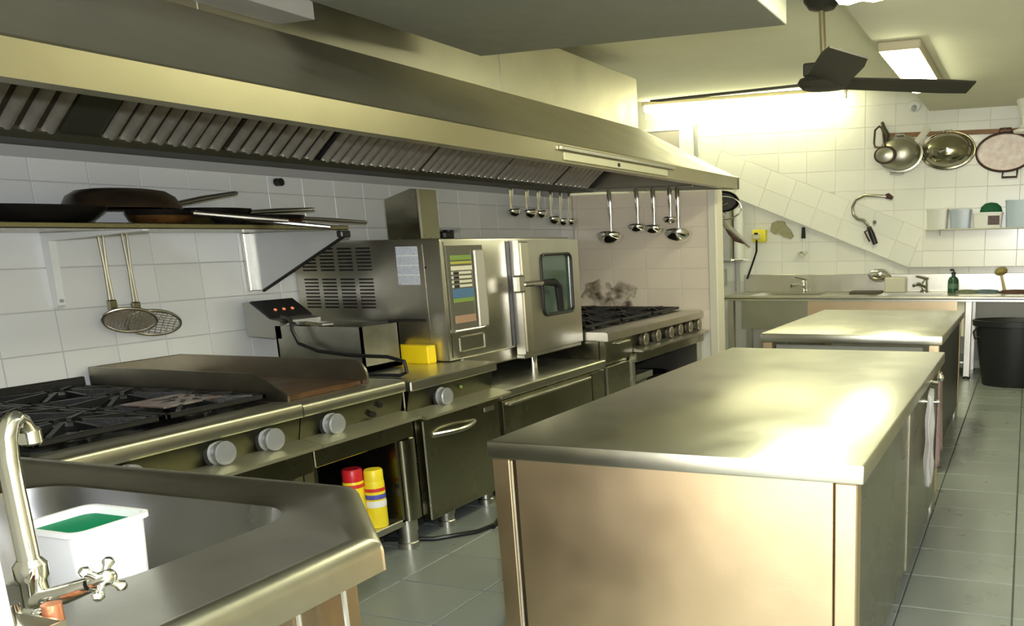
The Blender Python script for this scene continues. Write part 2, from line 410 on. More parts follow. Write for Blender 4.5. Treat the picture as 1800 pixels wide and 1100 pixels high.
# ducts under the ceiling
du = MB().box(-3.20, -1.285, 1.6, 4.78, 2.615, 3.1, .004).build('air_duct', duct_m)
tag(du, 'big dark grey box duct hanging under the ceiling', 'duct')
gb = MB().box(-3.437, -3.205, 1.4, 3.47, 2.54, 3.0, .004).build('branch_duct', duct_l)
tag(gb, 'pale grey branch duct between the hood and the dark box duct', 'duct')

# ------------------------------------------------------------------ lamps
def batten():
    t = thing('fluorescent_batten', 'long lit fluorescent batten above the tiled back wall', 'lamp', (-3.17, 9.80, 3.1))
    MB().box(-4.40, -1.95, 9.77, 9.83, 3.06, 3.098, .006).build('housing', lamp_h, t)
    for x in (-4.39, -1.99): MB().box(x, x + .03, 9.775, 9.825, 2.985, 3.06, .004).build('lamp_holder', white_p, t)
    MB().cyl((-4.36, 9.80, 3.01), (-1.99, 9.80, 3.01), .032, n=16).build('tube', tube_e, t)
batten()
def panel_light(y0, y1, label):
    t = thing('ceiling_light', label, 'lamp', (-.94, (y0 + y1) / 2, 2.83), 'ceiling lights along the lower ceiling')
    MB().box(-1.075, -.775, y0, y1, 2.765, 2.828, .01).build('housing', lamp_h, t)
    MB().prism([(-1.06, 2.768), (-1.045, 2.742), (-.995, 2.735), (-.925, 2.748), (-.855, 2.735), (-.805, 2.742), (-.79, 2.768)], 'y', y0 + .03, y1 - .03).build('diffuser', diff_e, t, ang=1.2)
panel_light(6.42, 8.2, 'lit twin-tube ceiling light nearer the back wall, beyond the fan')
panel_light(3.3, 5.03, 'lit twin-tube ceiling light nearer the camera, before the fan')

# ceiling fan
fan = thing('ceiling_fan', 'dark three-blade ceiling fan on a long rod', 'fan', (-1.40, 6.2, 2.50))
fx, fy = -1.40, 6.2
MB().lathe([(.02, -.09), (.09, -.075), (.125, -.03), (.12, 0)], (fx - .02, fy, 3.1)).build('ceiling_canopy', fan_m, fan)
MB().cyl((fx - .02, fy, 3.03), (fx, fy, 2.62), .022).build('rod', rod_m, fan)
mt = MB().lathe([(.03, .13), (.06, .11), (.07, .045), (.15, .03), (.165, .0), (.13, -.035), (.05, -.045)], (fx, fy, 2.545), n=28, ex=1.15).build('motor_housing', fan_m, fan)
MB().box(fx - .14, fx - .05, fy - .05, fy + .03, 2.59, 2.68, .01).build('capacitor_box', fan_m, mt)
for (ang, ln, w0, w1, pit) in ((178, 1.30, .075, .10, -7), (28, 1.08, .075, .10, -16), (-70, 1.10, .135, .135, -16)):
    a = math.radians(ang); d = Vector((math.cos(a), math.sin(a), -.02)); sd = Vector((-math.sin(a), math.cos(a), 0))
    sd = (sd * math.cos(math.radians(pit)) + Vector((0, 0, 1)) * math.sin(math.radians(pit)))
    nn = d.cross(sd).normalized(); c = Vector((fx, fy, 2.55)); vs = []
    for tt in (.11, .2, .5, .8, 1.0):
        wd = w0 + (w1 - w0) * tt
        if tt == 1.0: wd *= .85
        for (s_, k) in ((-1, -1), (1, -1), (1, 1), (-1, 1)): vs.append(c + d * ln * tt + sd * wd * s_ + nn * .006 * k)
    fs = [(0, 1, 2, 3), (16, 17, 18, 19)] + [(4 * i + j, 4 * i + (j + 1) % 4, 4 * i + 4 + (j + 1) % 4, 4 * i + 4 + j) for i in range(4) for j in range(4)]
    MB().add(vs, fs).build('blade', fan_m, fan)

# ------------------------------------------------------------------ cooking line
FX = -2.88
def knob(p, parent, y, z, x=-2.915, r=.047, mat=None):
    k = MB().lathe([(r * 1.05, 0), (r * 1.05, .010), (r * .8, .014), (r * .92, .022), (r, .046), (r * .92, .052), (0.01, .054)], (x, y, z), (1, 0, 0), (0, 1, 0), 20).build('knob', mat or knob_m, parent, (x, y, z))
    MB().lathe([(r * 1.3, 0), (r * 1.3, .006), (r * 1.1, .01)], (x - .001, y, z), (1, 0, 0), (0, 1, 0), 20).build('bezel', black_p, k)
    return k
def foot(parent, x, y, h, r=.045):
    return MB().lathe([(r * .95, 0), (r * .95, .03), (r * .85, .035), (r * .85, h * .55), (r * .95, h * .56), (r * .95, h)], (x, y, 0)).build('leg', steel, parent, (x, y, 0))
def grate(parent, x0, x1, y0, y1, z):
    m = MB(); b = .011
    for (a0, a1, c0, c1) in ((x0, x1, y0, y0 + .022), (x0, x1, y1 - .022, y1), (x0, x0 + .022, y0, y1), (x1 - .022, x1, y0, y1)):
        m.box(a0, a1, c0, c1, z, z + .022, .004)
    cx, cy = (x0 + x1) / 2, (y0 + y1) / 2
    for k in range(8):
        a = k * PI / 4; dx, dy = math.cos(a), math.sin(a)
        R_ = min((x1 - x0) / 2 / max(abs(dx), 1e-6), (y1 - y0) / 2 / max(abs(dy), 1e-6)) - .012
        p0 = Vector((cx + dx * .05, cy + dy * .05, z + .026)); p1 = Vector((cx + dx * R_, cy + dy * R_, z + .014))
        m.obox((p0 + p1) / 2, p1 - p0, (-dy, dx, 0), (0, 0, 1), (p1 - p0).length / 2, .008, .014)
    m.build('pan_support', iron, parent, ang=.5)
    return (cx, cy)
def burner(parent, cx, cy, z, r=.09):
    b = MB().lathe([(r * 1.25, 0), (r * 1.2, .012), (r * .8, .018), (r * .75, .028)], (cx, cy, z), n=24).build('burner', enamel, parent, (cx, cy, z))
    MB().lathe([(r * .8, .028), (r * .85, .036), (r * .7, .046), (r * .1, .048)], (cx, cy, z), n=24).build('burner_cap', iron, b)

# --- range with six burners behind the sink
r1 = thing('gas_range', 'six-burner gas range with black pan supports behind the sink', 'range', (-3.5, 2.3, 0))
y0, y1 = 1.80, 2.79
MB().box(-4.185, -2.93, y0, y1, .16, .80).build('body', steel_d, r1)
MB().prism([(-4.185, .80), (FX - .004, .80), (FX, .806), (FX, .848), (FX - .005, .857), (FX - .014, .862), (-3.02, .862), (-3.03, .85), (-4.185, .85)], 'y', y0, y1 - .003).build('top_edge', range_top, r1)
MB().box(-4.18, -3.03, y0 + .01, y1 - .01, .850, .858).build('burner_tray', enamel, r1)
MB().box(-4.185, -4.165, y0, y1, .85, .935, .004).build('back_upstand', iron, r1)
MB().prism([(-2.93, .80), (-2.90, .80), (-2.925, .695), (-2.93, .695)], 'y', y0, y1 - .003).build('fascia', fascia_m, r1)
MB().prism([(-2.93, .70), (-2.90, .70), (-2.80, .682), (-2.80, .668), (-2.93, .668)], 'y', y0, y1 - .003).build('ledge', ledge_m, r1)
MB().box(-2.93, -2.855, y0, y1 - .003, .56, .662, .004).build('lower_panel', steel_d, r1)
for y in (2.02, 2.385, 2.619): knob(None, r1, y, .742)
xs = [-4.15, -3.78, -3.41, -3.04]; ys = [1.83, 2.30, 2.77]
for i in range(3):
    for j in range(2):
        cx, cy = grate(r1, xs[i] + .006, xs[i + 1] - .006, ys[j] + .006, ys[j + 1] - .006, .878)
        burner(r1, cx, cy, .858, .085)
for (x, y) in ((-4.1, 1.9), (-2.98, 1.9), (-4.1, 2.72), (-2.98, 2.72)): foot(r1, x, y, .16)
cl = MB().box(-3.36, -3.12, 2.36, 2.62, .906, .914, .003).build('foil_sheet', M('greasy_foil', (.55, .50, .48), .35, .8, bump=.5, bscale=40, col2=(.25, .12, .10), vscale=12))
tag(cl, 'crumpled greasy foil sheet lying on the front burners', 'foil')

# --- griddle module
g = thing('griddle_unit', 'flat griddle unit with steel splash guard and open shelf below', 'griddle', (-3.5, 3.1, 0))
y0, y1 = 2.793, 3.435
MB().box(-4.185, -2.93, y0, y1, .60, .80).build('body', steel_d, g)
MB().box(-4.185, -2.87, y0, y0 + .02, .16, .60).build('side_panel', steel_d, g)
MB().box(-4.185, -2.87, y1 - .13, y1 - .11, .16, .60).build('side_panel', steel_d, g)
MB().box(-4.185, -2.87, y0, y1 - .11, .14, .175, .003).build('shelf', steel, g)
MB().box(-4.185, -4.165, y0, y1 - .11, .175, .60).build('back_panel', duct_m, g)
MB().prism([(-4.185, .80), (FX - .004, .80), (FX, .806), (FX, .841), (FX - .005, .850), (FX - .014, .855), (-4.185, .855)], 'y', y0, y1).build('top_edge', range_top, g)
gp = MB().box(-4.12, -2.99, y0 + .01, 3.262, .856, .882, .004).build('griddle_plate', griddle_m, g)
zt = .978
MB().prism([(-4.14, .86), (-2.965, .86), (-2.965, .885), (-3.14, zt), (-4.14, zt)], 'y', y0 + .004, y0 + .016).build('splash_guard', M('griddle_guard', (.42, .39, .32), .34, 1, var=.25, vscale=4) if 'griddle_guard' not in bpy.data.materials else bpy.data.materials['griddle_guard'], g)
pr = [(-4.14, .86), (-2.955, .86), (-2.955, .90)] + [(-3.035 + .08 * math.cos(t), .90 + (zt - .90) * math.sin(t)) for t in (.4, .8, 1.2, 1.57)] + [(-4.14, zt)]
MB().prism(pr, 'y', 3.264, 3.278).build('splash_guard', M('griddle_guard', (.42, .39, .32), .34, 1, var=.25, vscale=4) if 'griddle_guard' not in bpy.data.materials else bpy.data.materials['griddle_guard'], g)
MB().box(-4.15, -4.135, y0 + .004, 3.278, .86, zt, .003).build('splash_guard', M('griddle_guard', (.42, .39, .32), .34, 1, var=.25, vscale=4) if 'griddle_guard' not in bpy.data.materials else bpy.data.materials['griddle_guard'], g)
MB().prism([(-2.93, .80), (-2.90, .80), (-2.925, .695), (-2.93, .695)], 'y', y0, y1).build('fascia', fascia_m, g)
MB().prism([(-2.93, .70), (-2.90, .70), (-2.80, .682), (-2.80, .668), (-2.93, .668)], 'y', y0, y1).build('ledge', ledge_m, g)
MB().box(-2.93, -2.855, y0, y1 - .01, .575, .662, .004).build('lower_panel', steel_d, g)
MB().cyl((-2.915, 3.22, .725), (-2.895, 3.22, .725), .014).build('igniter_button', black_p, g)
MB().cyl((-2.915, 3.27, .76), (-2.895, 3.27, .76), .012).build('igniter_button', black_p, g)
knob(None, g, 2.958, .736)
MB().prism([(-3.02, 3.33), (-2.87, 3.33)] + [(-2.87 + .03 * math.sin(t), 3.385 - .055 * math.cos(t)) for t in (.3, .8, 1.2, 1.57, 2.0, 2.4, 2.8)] + [(-2.87, 3.435), (-3.02, 3.435)], 'z', .16, .57).build('post', steel_d, g)
foot(g, -2.92, 3.39, .16, .055); foot(g, -4.1, 3.35, .16); foot(g, -4.1, 2.85, .16); foot(g, -2.95, 2.85, .16)

# --- neutral unit with cupboard door
u = thing('work_unit', 'small steel work unit with a single cupboard door and bow handle', 'cabinet', (-3.5, 3.85, 0))
y0, y1 = 3.475, 4.225
MB().box(-4.185, -2.93, y0, y1, .12, .79, .004).build('body', steel_d, u)
MB().box(-4.185, FX, y0, y1, .79, .842, .006).build('worktop', steel_t, u)
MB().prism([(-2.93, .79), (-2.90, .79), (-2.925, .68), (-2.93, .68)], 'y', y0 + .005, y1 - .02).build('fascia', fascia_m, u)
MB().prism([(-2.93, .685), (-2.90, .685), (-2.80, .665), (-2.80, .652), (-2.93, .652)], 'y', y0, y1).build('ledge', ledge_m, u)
knob(None, u, 3.735, .722)
MB().cyl((-2.905, 3.90, .745), (-2.895, 3.90, .745), .008).build('pilot_lamp', green_k, u)
d = MB().box(-2.925, -2.868, y0 + .045, y1 - .03, .10, .635, .006).build('door', steel_d, u)
hp = [(-2.868 + .055 * math.sin(PI * i / 12), 3.585 + .36 * i / 12, .545) for i in range(13)]
MB().tube(hp, .016, 10, sx=.9, sy=.9).build('handle', steel, d)
MB().box(-2.868, -2.864, 4.05, 4.14, .575, .60).build('name_plate', steel, d)
for (x, y) in ((-2.95, 3.74), (-2.98, 4.15), (-4.1, 3.55), (-4.1, 4.15)): foot(u, x, y, .12, .05)

# --- low bench carrying the oven
b = thing('low_bench', 'low steel drawer bench carrying the combi oven', 'bench', (-3.5, 4.9, 0))
y0, y1 = 4.24, 5.59
MB().box(-4.185, -2.92, y0, y1, .12, .61, .004).build('body', steel_d, b)
MB().box(-4.185, -2.88, y0, y1, .61, .664, .008).build('worktop', steel_t, b)
for (a, c) in ((4.27, 5.38),):
    dr = MB().box(-2.92, -2.892, a, c, .18, .595, .005).build('drawer_front', steel_d, b)
    MB().box(-2.892, -2.87, a + .05, c - .04, .562, .578, .003).build('pull', steel, dr)
MB().box(-2.92, -2.895, 5.40, 5.58, .18, .595, .005).build('end_panel', steel_d, b)
for (x, y) in ((-2.98, 4.35), (-2.98, 5.5), (-4.1, 4.35), (-4.1, 5.5)): foot(b, x, y, .12)

# --- far range
r2 = thing('gas_range', 'far six-knob gas range against the end wall', 'range', (-3.5, 6.6, 0))
y0, y1 = 5.60, 7.58
MB().box(-4.185, -2.94, y0, y1, .60, .80).build('body', steel_d, r2)
MB().prism([(-4.185, .795), (FX + .02, .795), (FX + .02, .85), (FX, .86), (-3.06, .86), (-3.07, .852), (-4.185, .852)], 'y', y0, y1).build('top_edge', steel, r2)
MB().box(-4.18, -3.07, 5.66, 7.55, .852, .86).build('burner_tray', enamel, r2)
MB().box(-2.94, -2.89, y0 + .01, 6.07, .63, .795, .006).build('fascia_cover', steel_d, r2)
MB().box(-2.89, -2.86, y0 + .19, 5.98, .755, .768, .003).build('small_handle', steel, r2)
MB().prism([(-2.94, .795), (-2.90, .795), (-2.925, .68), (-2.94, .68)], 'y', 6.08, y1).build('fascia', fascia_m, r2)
MB().prism([(-2.94, .69), (-2.90, .69), (-2.81, .672), (-2.81, .658), (-2.94, .658)], 'y', 6.08, y1).build('ledge', steel, r2)
MB().box(-2.93, -2.86, 6.08, y1 - .01, .575, .652, .005).build('lower_panel', steel_d, r2)
for y in (6.29, 6.54, 6.82, 7.03, 7.27, 7.49): knob(None, r2, y, .737, r=.05, mat=M('tarnished_knob', (.33, .30, .24), .35, .8) if y == 6.29 else bpy.data.materials['tarnished_knob'])
for (a, c) in ((y0, y0 + .03), (6.05, 6.10), (y1 - .12, y1)):
    MB().box(-4.185, -2.89, a, c, 0.1, .60).build('side_panel', steel, r2)
MB().box(-4.185, -2.89, y0, y1, .14, .17).build('shelf', steel, r2)
MB().box(-4.185, -4.165, y0, y1, .17, .60).build('back_panel', duct_m, r2)
MB().box(-2.93, -2.90, y0 + .03, 6.05, .17, .60, .004).build('cupboard_front', steel_d, r2)
xs = [-4.14, -3.78, -3.43, -3.08]; ys = [5.68, 6.30, 6.92, 7.54]
for i in range(3):
    for j in range(3):
        cx, cy = grate(r2, xs[i] + .006, xs[i + 1] - .006, ys[j] + .006, ys[j + 1] - .006, .875)
        burner(r2, cx, cy, .86, .09)
for (x, y) in ((-2.98, 5.66), (-2.98, 7.5), (-4.1, 5.66), (-4.1, 7.5)): foot(r2, x, y, .14)

# pots and trays stored under the far range
def pot(name, x, y, z, r, h, mat, label, cat):
    t = thing(name, label, cat, (x, y, z))
    MB().lathe([(r * .95, 0), (r, .02), (r, h), (r + .015, h + .006), (r - .006, h), (r - .008, .02), (.01, .012)], (x, y, z), n=28, cap=False).build('body', mat, t)
    for s in (-1, 1):
        MB().tube([(x - .05, y + s * r, z + h * .75), (x - .05, y + s * (r + .05), z + h * .78), (x + .05, y + s * (r + .05), z + h * .78), (x + .05, y + s * r, z + h * .75)], .008, 8).build('handle', mat, t)
pot('stock_pot', -3.2, 6.50, .171, .20, .20, pan_g, 'grey stock pot under the far range, nearest the cupboard front', 'pot')
pot('stock_pot', -3.25, 7.05, .171, .21, .17, pan_k, 'black pot under the far range, nearest the end wall', 'pot')
t = MB()
for k in range(3): t.box(-3.42, -2.98, 6.33, 6.83, .40 + k * .02, .414 + k * .02, .005)
MB().box(-3.42, -2.99, 6.33, 6.70, .385, .40, .004).box(-3.42, -2.99, 6.33, 6.345, .40, .43).box(-3.42, -2.99, 6.685, 6.70, .40, .43).box(-3.42, -3.405, 6.33, 6.70, .40, .43).box(-3.005, -2.99, 6.33, 6.70, .40, .43)
ty = MB().box(-3.40, -3.0, 6.34, 6.68, .378, .388).box(-3.40, -3.0, 6.34, 6.352, .388, .43).box(-3.40, -3.0, 6.668, 6.68, .388, .43).box(-3.40, -3.388, 6.352, 6.668, .388, .43).box(-3.012, -3.0, 6.352, 6.668, .388, .43).build('baking_tray', steel)
tag(ty, 'shallow steel tray lying on the stock pot under the far range', 'tray')

# --- combi oven
OX, OY0, OY1, OZ0, OZ1 = -3.12, 4.12, 5.585, .846, 1.54
ov = thing('combi_oven', 'large stainless steel combi oven with glass door and louvred side', 'oven', (-3.6, 4.85, .664))
MB().box(-4.18, OX, OY0, OY1, OZ0, OZ1, .012, 2).build('body', steel, ov)
MB().box(-4.10, OX - .02, 4.26, OY1 - .01, .765, OZ0 + .002, .008).build('lower_skirt', steel, ov)
MB().box(OX - .004, OX + .002, OY0 + .02, OY0 + .03, OZ0 + .02, OZ1 - .02).build('front_seam', steel_d, ov)
slot0 = None
for blk, (zt_, nr) in enumerate(((1.495, 7), (1.318, 9))):
    for r in range(nr):
        z = zt_ - r * (.0205 if blk == 0 else .0205)
        for c in range(4):
            x = -4.06 + c * .135 + (0 if blk == 0 else 0)
            if blk == 0 and c == 0 and r < 1: pass
            if slot0 is None: slot0 = MB().box(x - .052, x + .052, OY0 - .0015, OY0 + .003, z - .0048, z + .0048).build('vent_slot', black_p, ov, (x, OY0, z))
            else: copy_to(slot0, ov, (x, OY0, z))
lb = MB().box(-3.425, -3.275, OY0 - .0015, OY0 + .002, 1.285, 1.50).build('instruction_sheet', paper, ov)
for k in range(3): MB().box(-3.425, -3.275, OY0 - .0022, OY0, 1.338 + k * .054, 1.343 + k * .054).build('ruled_line', print_w, lb)
MB().box(-3.245, -3.238, OY0 - .001, OY0 + .002, OZ0 + .02, OZ1 - .03).build('side_seam', steel_h, ov)
MB().box(-3.235, -3.222, OY0 - .003, OY0 + .002, 1.376, 1.388).build('screw', black_p, ov)
# control column
cp = MB().box(OX - .003, OX + .008, 4.155, 4.51, 1.005, 1.50, .004).build('control_panel', panel_g, ov)
MB().box(OX + .008, OX + .026, 4.40, 4.495, 1.02, 1.475, .006).build('trim_bar', M('pale_trim_bar', (.72, .68, .64), .35, .7), cp)
MB().tube([(OX + .014, 4.17, 1.015), (OX + .014, 4.44, 1.015), (OX + .014, 4.49, 1.03), (OX + .014, 4.50, 1.08), (OX + .014, 4.50, 1.47)], .009, 8).build('edge_bead', steel, cp)
for (z, h, m_) in ((1.435, .018, green_k), (1.405, .010, M('dull_yellow_key', (.42, .40, .08), .4)), (1.375, .016, cream_p), (1.235, .034, blue_k), (1.192, .016, green_k), (1.085, .028, orange_k)):
    MB().box(OX + .008, OX + .013, 4.185, 4.385, z - h, z + h * .6, .002).build('key_strip', m_, cp)
for k in range(4):
    q = MB().box(OX + .008, OX + .012, 4.185, 4.375, 1.262 + k * .025, 1.278 + k * .025, .002).build('key_strip', cream_p, cp)
    MB().box(OX + .012, OX + .016, 4.20, 4.25, 1.263 + k * .025, 1.277 + k * .025, .002).build('key', black_p, q)
for (a, b_, c_, d_) in ((4.22, 4.47, .885, .892), (4.22, 4.47, .972, .979), (4.22, 4.227, .885, .979), (4.463, 4.47, .885, .979)):
    MB().box(OX, OX + .006, a, b_, c_, d_).build('filter_cover_edge', steel_h, ov)
# door
MB().box(OX, OX + .004, 4.765, 4.81, .86, 1.52).build('door_gap', black_p, ov)
dm = MB()
gy0, gy1, gz0, gz1 = 5.06, 5.46, 1.03, 1.43
for (a, b_, c_, d_) in ((4.805, gy0, .80, 1.525), (gy1, 5.575, .80, 1.525), (gy0, gy1, .80, gz0), (gy0, gy1, gz1, 1.525)):
    dm.box(OX + .006, OX + .07, a, b_, c_, d_)
dr = dm.build('door', steel, ov)
MB().box(OX + .045, OX + .055, gy0, gy1, gz0, gz1).build('window_glass', glass_o, dr)
fr = [(OX + .072, y, z) for (y, z) in arc(gy0 + .04, gz0 + .04, .04, PI, 1.5 * PI, 5) + arc(gy1 - .04, gz0 + .04, .04, 1.5 * PI, 2 * PI, 5) + arc(gy1 - .04, gz1 - .04, .04, 0, PI / 2, 5) + arc(gy0 + .04, gz1 - .04, .04, PI / 2, PI, 5)]
MB().tube(fr, .010, 8, closed=True, up=(1, 0, 0)).build('window_gasket', black_p, dr)
MB().box(OX + .07, OX + .082, 4.81, 4.905, .815, 1.515, .006).build('door_edge_strip', M('bright_edge_strip', (.80, .76, .66), .3, 1), dr)
MB().box(OX + .07, OX + .12, 4.70, 4.79, 1.20, 1.31, .012).build('latch_plate', steel, ov)
la = MB().box(OX + .082, OX + .13, 4.76, 5.0, 1.235, 1.268, .010).build('latch_bolt', chrome, dr)
MB().tube([(OX + .11, 4.98, 1.252), (OX + .14, 5.10, 1.248), (OX + .15, 5.135, 1.22), (OX + .15, 5.15, 1.06)], [.018, .026, .028, .024], 10).build('lever_handle', black_p, dr)
MB().box(OX, OX + .06, 4.80, 5.57, .77, .80, .006).build('drip_tray', steel, ov)
for (x, y, z0_) in ((OX - .08, 4.45, .664), (OX - .08, 5.12, .664), (-4.0, 4.45, .664), (-4.0, 5.4, .664)):
    MB().cyl((x, y, z0_), (x, y, .77), .03).build('leg', chrome, ov)
# flue on the oven roof
fb = MB().prism([(-3.63, 1.541), (-3.40, 1.541), (-3.40, 1.828), (-3.44, 1.83), (-3.63, 1.775)], 'y', 4.315, 4.50).build('flue_box', steel_d, ov)
MB().box(-3.402, -3.394, 4.315, 4.335, 1.545, 1.826).build('flue_edge', steel, ov)
k = thing('roof_valve', 'small black valve fitting on the oven roof beside the flue', 'valve', (-3.55, 4.75, 1.541))
MB().box(-3.62, -3.50, 4.68, 4.76, 1.541, 1.59, .012).build('body', black_p, k)
MB().cyl((-3.56, 4.80, 1.541), (-3.56, 4.80, 1.60), .035).build('cap', black_p, k)
MB().box(-3.63, -3.50, 4.66, 4.86, 1.598, 1.612, .004).build('cover', grey_p, k)

# --- electric fryer with control head and cord
f = thing('counter_fryer', 'countertop electric fryer with tilted control head and black cord', 'fryer', (-3.6, 3.75, .842))
fm = MB()
x0, x1, y0, y1 = -3.88, -3.30, 3.64, 3.93
fm.box(x0, x1, y0, y0 + .012, .850, 1.09).box(x0, x1, y1 - .012, y1, .850, 1.09).box(x0, x0 + .012, y0, y1, .850, 1.09).box(x1 - .012, x1, y0, y1, .850, 1.09).box(x0, x1, y0, y1, .850, .88)
fm.build('tank', M('fryer_steel', (.50, .50, .46), .36, 1, var=.25, vscale=7, rvar=.1), f)
MB().box(x0 + .012, x1 - .012, y0 + .012, y1 - .012, 1.02, 1.03).build('oil', M('dark_oil', (.10, .05, .02), .08, coat=.5), f)
for (x, y) in ((x0 + .05, y0 + .05), (x1 - .05, y0 + .05), (x0 + .05, y1 - .05), (x1 - .05, y1 - .05)): MB().cyl((x, y, .842), (x, y, .851), .02).build('rubber_foot', black_p, f)
hd = MB().prism([(-4.08, 1.03), (-3.84, 1.02), (-3.84, 1.115), (-3.90, 1.125), (-4.04, 1.215), (-4.09, 1.215)], 'y', 3.64, 3.93).build('control_head', M('head_steel', (.42, .42, .40), .4, 1), f)
a_, b_ = Vector((-3.905, 3.785, 1.126)), Vector((-4.035, 3.785, 1.214)); dd = (a_ - b_); nn = Vector((-dd.z, 0, dd.x)).normalized()
if nn.z < 0: nn = -nn
MB().obox((a_ + b_) / 2 + nn * .004, dd, (0, 1, 0), nn, dd.length / 2, .145, .006).build('control_face', black_p, hd)
for k in range(3): MB().lathe([(.009, 0), (.009, .006), (.004, .009)], (a_ * .6 + b_ * .4) + nn * .009 + Vector((0, -.06 + .06 * k, 0)), nn, n=12).build('pilot_lamp', led, hd)
MB().tube([(-3.86, 3.68, 1.075), (-3.78, 3.66, 1.10), (-3.70, 3.68, 1.10), (-3.66, 3.74, 1.085), (-3.68, 3.84, 1.08)], .014, 8).build('basket_handle', chrome, f)
MB().tube([(-3.84, 3.70, 1.10), (-3.78, 3.60, 1.145), (-3.70, 3.58, 1.135), (-3.70, 3.58, 1.075), (-3.665, 3.58, 1.005), (-3.54, 3.58, .967), (-3.32, 3.58, .950), (-3.10, 3.585, .947), (-3.00, 3.59, .925), (-2.99, 3.59, .87), (-3.03, 3.58, .853), (-3.18, 3.57, .853), (-3.30, 3.55, .853)], .010, 8).build('power_cord', black_p, f)
MB().tube([(-3.34, 3.90, 1.096), (-3.25, 3.94, 1.10), (-3.13, 3.95, 1.10)], .010, 8).build('basket_rest_bar', black_p, f)

yb = MB().box(-3.44, -3.20, 4.03, 4.105, .842, .945, .006).build('yellow_carton', yellow)
tag(yb, 'bright yellow carton standing on the steel worktop beside the oven', 'carton')

# --- aerosol cans on the griddle shelf
def can(x, y, z, r, h, body, cap, label, prints):
    t = thing('aerosol_can', label, 'aerosol can', (x, y, z), 'aerosol cans under the griddle')
    MB().lathe([(r * .95, 0), (r, .008), (r, h * .78), (r * .96, h * .80)], (x, y, z), n=20).build('body', body, t)
    MB().lathe([(r * .96, h * .80), (r * .96, h * .97), (r * .85, h), (.005, h)], (x, y, z), n=20).build('cap', cap, t)
    for (z0_, z1_, m_) in prints: MB().lathe([(r + .0008, h * z0_), (r + .0015, h * (z0_ + z1_) / 2), (r + .0008, h * z1_)], (x, y, z), n=20, cap=False).build('label_band', m_, t)
can(-2.99, 3.135, .176, .048, .30, yellow2, red_m, 'yellow aerosol can with a red cap under the griddle', ((.70, .76, print_r),))
can(-2.925, 3.20, .176, .046, .285, yellow2, yellow2, 'yellow aerosol can with a yellow cap under the griddle', ((.63, .69, print_r), (.50, .58, print_b), (.36, .47, print_w)))

# cable and hose on the floor by the bench
tag(MB().tube([(-2.60, 3.50, .012), (-2.66, 3.75, .012), (-2.75, 3.98, .012), (-2.86, 4.25, .012), (-3.0, 4.5, .03), (-2.9, 4.7, .012), (-2.7, 4.75, .012)][1:], .013, 8).tube([(-3.1, 3.42, .012), (-2.85, 3.50, .012), (-2.70, 3.66, .012), (-2.66, 3.85, .012)], .012, 8).build('floor_cable', black_p), 'black cable curling on the floor below the work unit', 'cable')

# ------------------------------------------------------------------ wall shelf with pans
sh = thing('wall_shelf', 'steel wall shelf on brackets above the burners', 'shelf', (-3.85, 2.9, 1.28))
MB().box(-4.185, -3.50, 1.2, 3.86, 1.594, 1.618, .004).build('shelf_board', steel_d, sh)
MB().prism([(-4.188, 1.59), (-4.188, 1.275), (-4.12, 1.275), (-3.50, 1.565), (-3.50, 1.592)], 'y', 3.818, 3.826).build('gusset_bracket', M('pale_gusset', (.55, .56, .57), .4, .7), sh)
MB().box(-4.188, -4.165, 3.78, 3.85, 1.27, 1.59, .004).build('bracket_channel', steel, sh)
MB().tube([(-4.12, 3.822, 1.27), (-3.50, 3.822, 1.563)], .009, 8).build('bracket_edge', black_p, sh)
MB().box(-3.53, -3.49, 3.79, 3.86, 1.555, 1.59, .006).build('end_cap', black_p, sh)
br = MB().prism([(-4.188, 1.59), (-4.188, 1.26), (-4.172, 1.255), (-4.155, 1.27), (-4.14, 1.555), (-3.56, 1.588), (-3.56, 1.594)], 'y', 2.725, 2.757).build('bracket', white_p, sh)
for z in (1.29, 1.56): MB().cyl((-4.165, 2.74, z), (-4.145, 2.74, z), .008).build('screw', grey_p, br)
for y in (1.5,): MB().prism([(-4.188, 1.59), (-4.188, 1.26), (-4.172, 1.255), (-4.14, 1.555), (-3.56, 1.588), (-3.56, 1.594)], 'y', y, y + .05).build('bracket', white_p, sh)

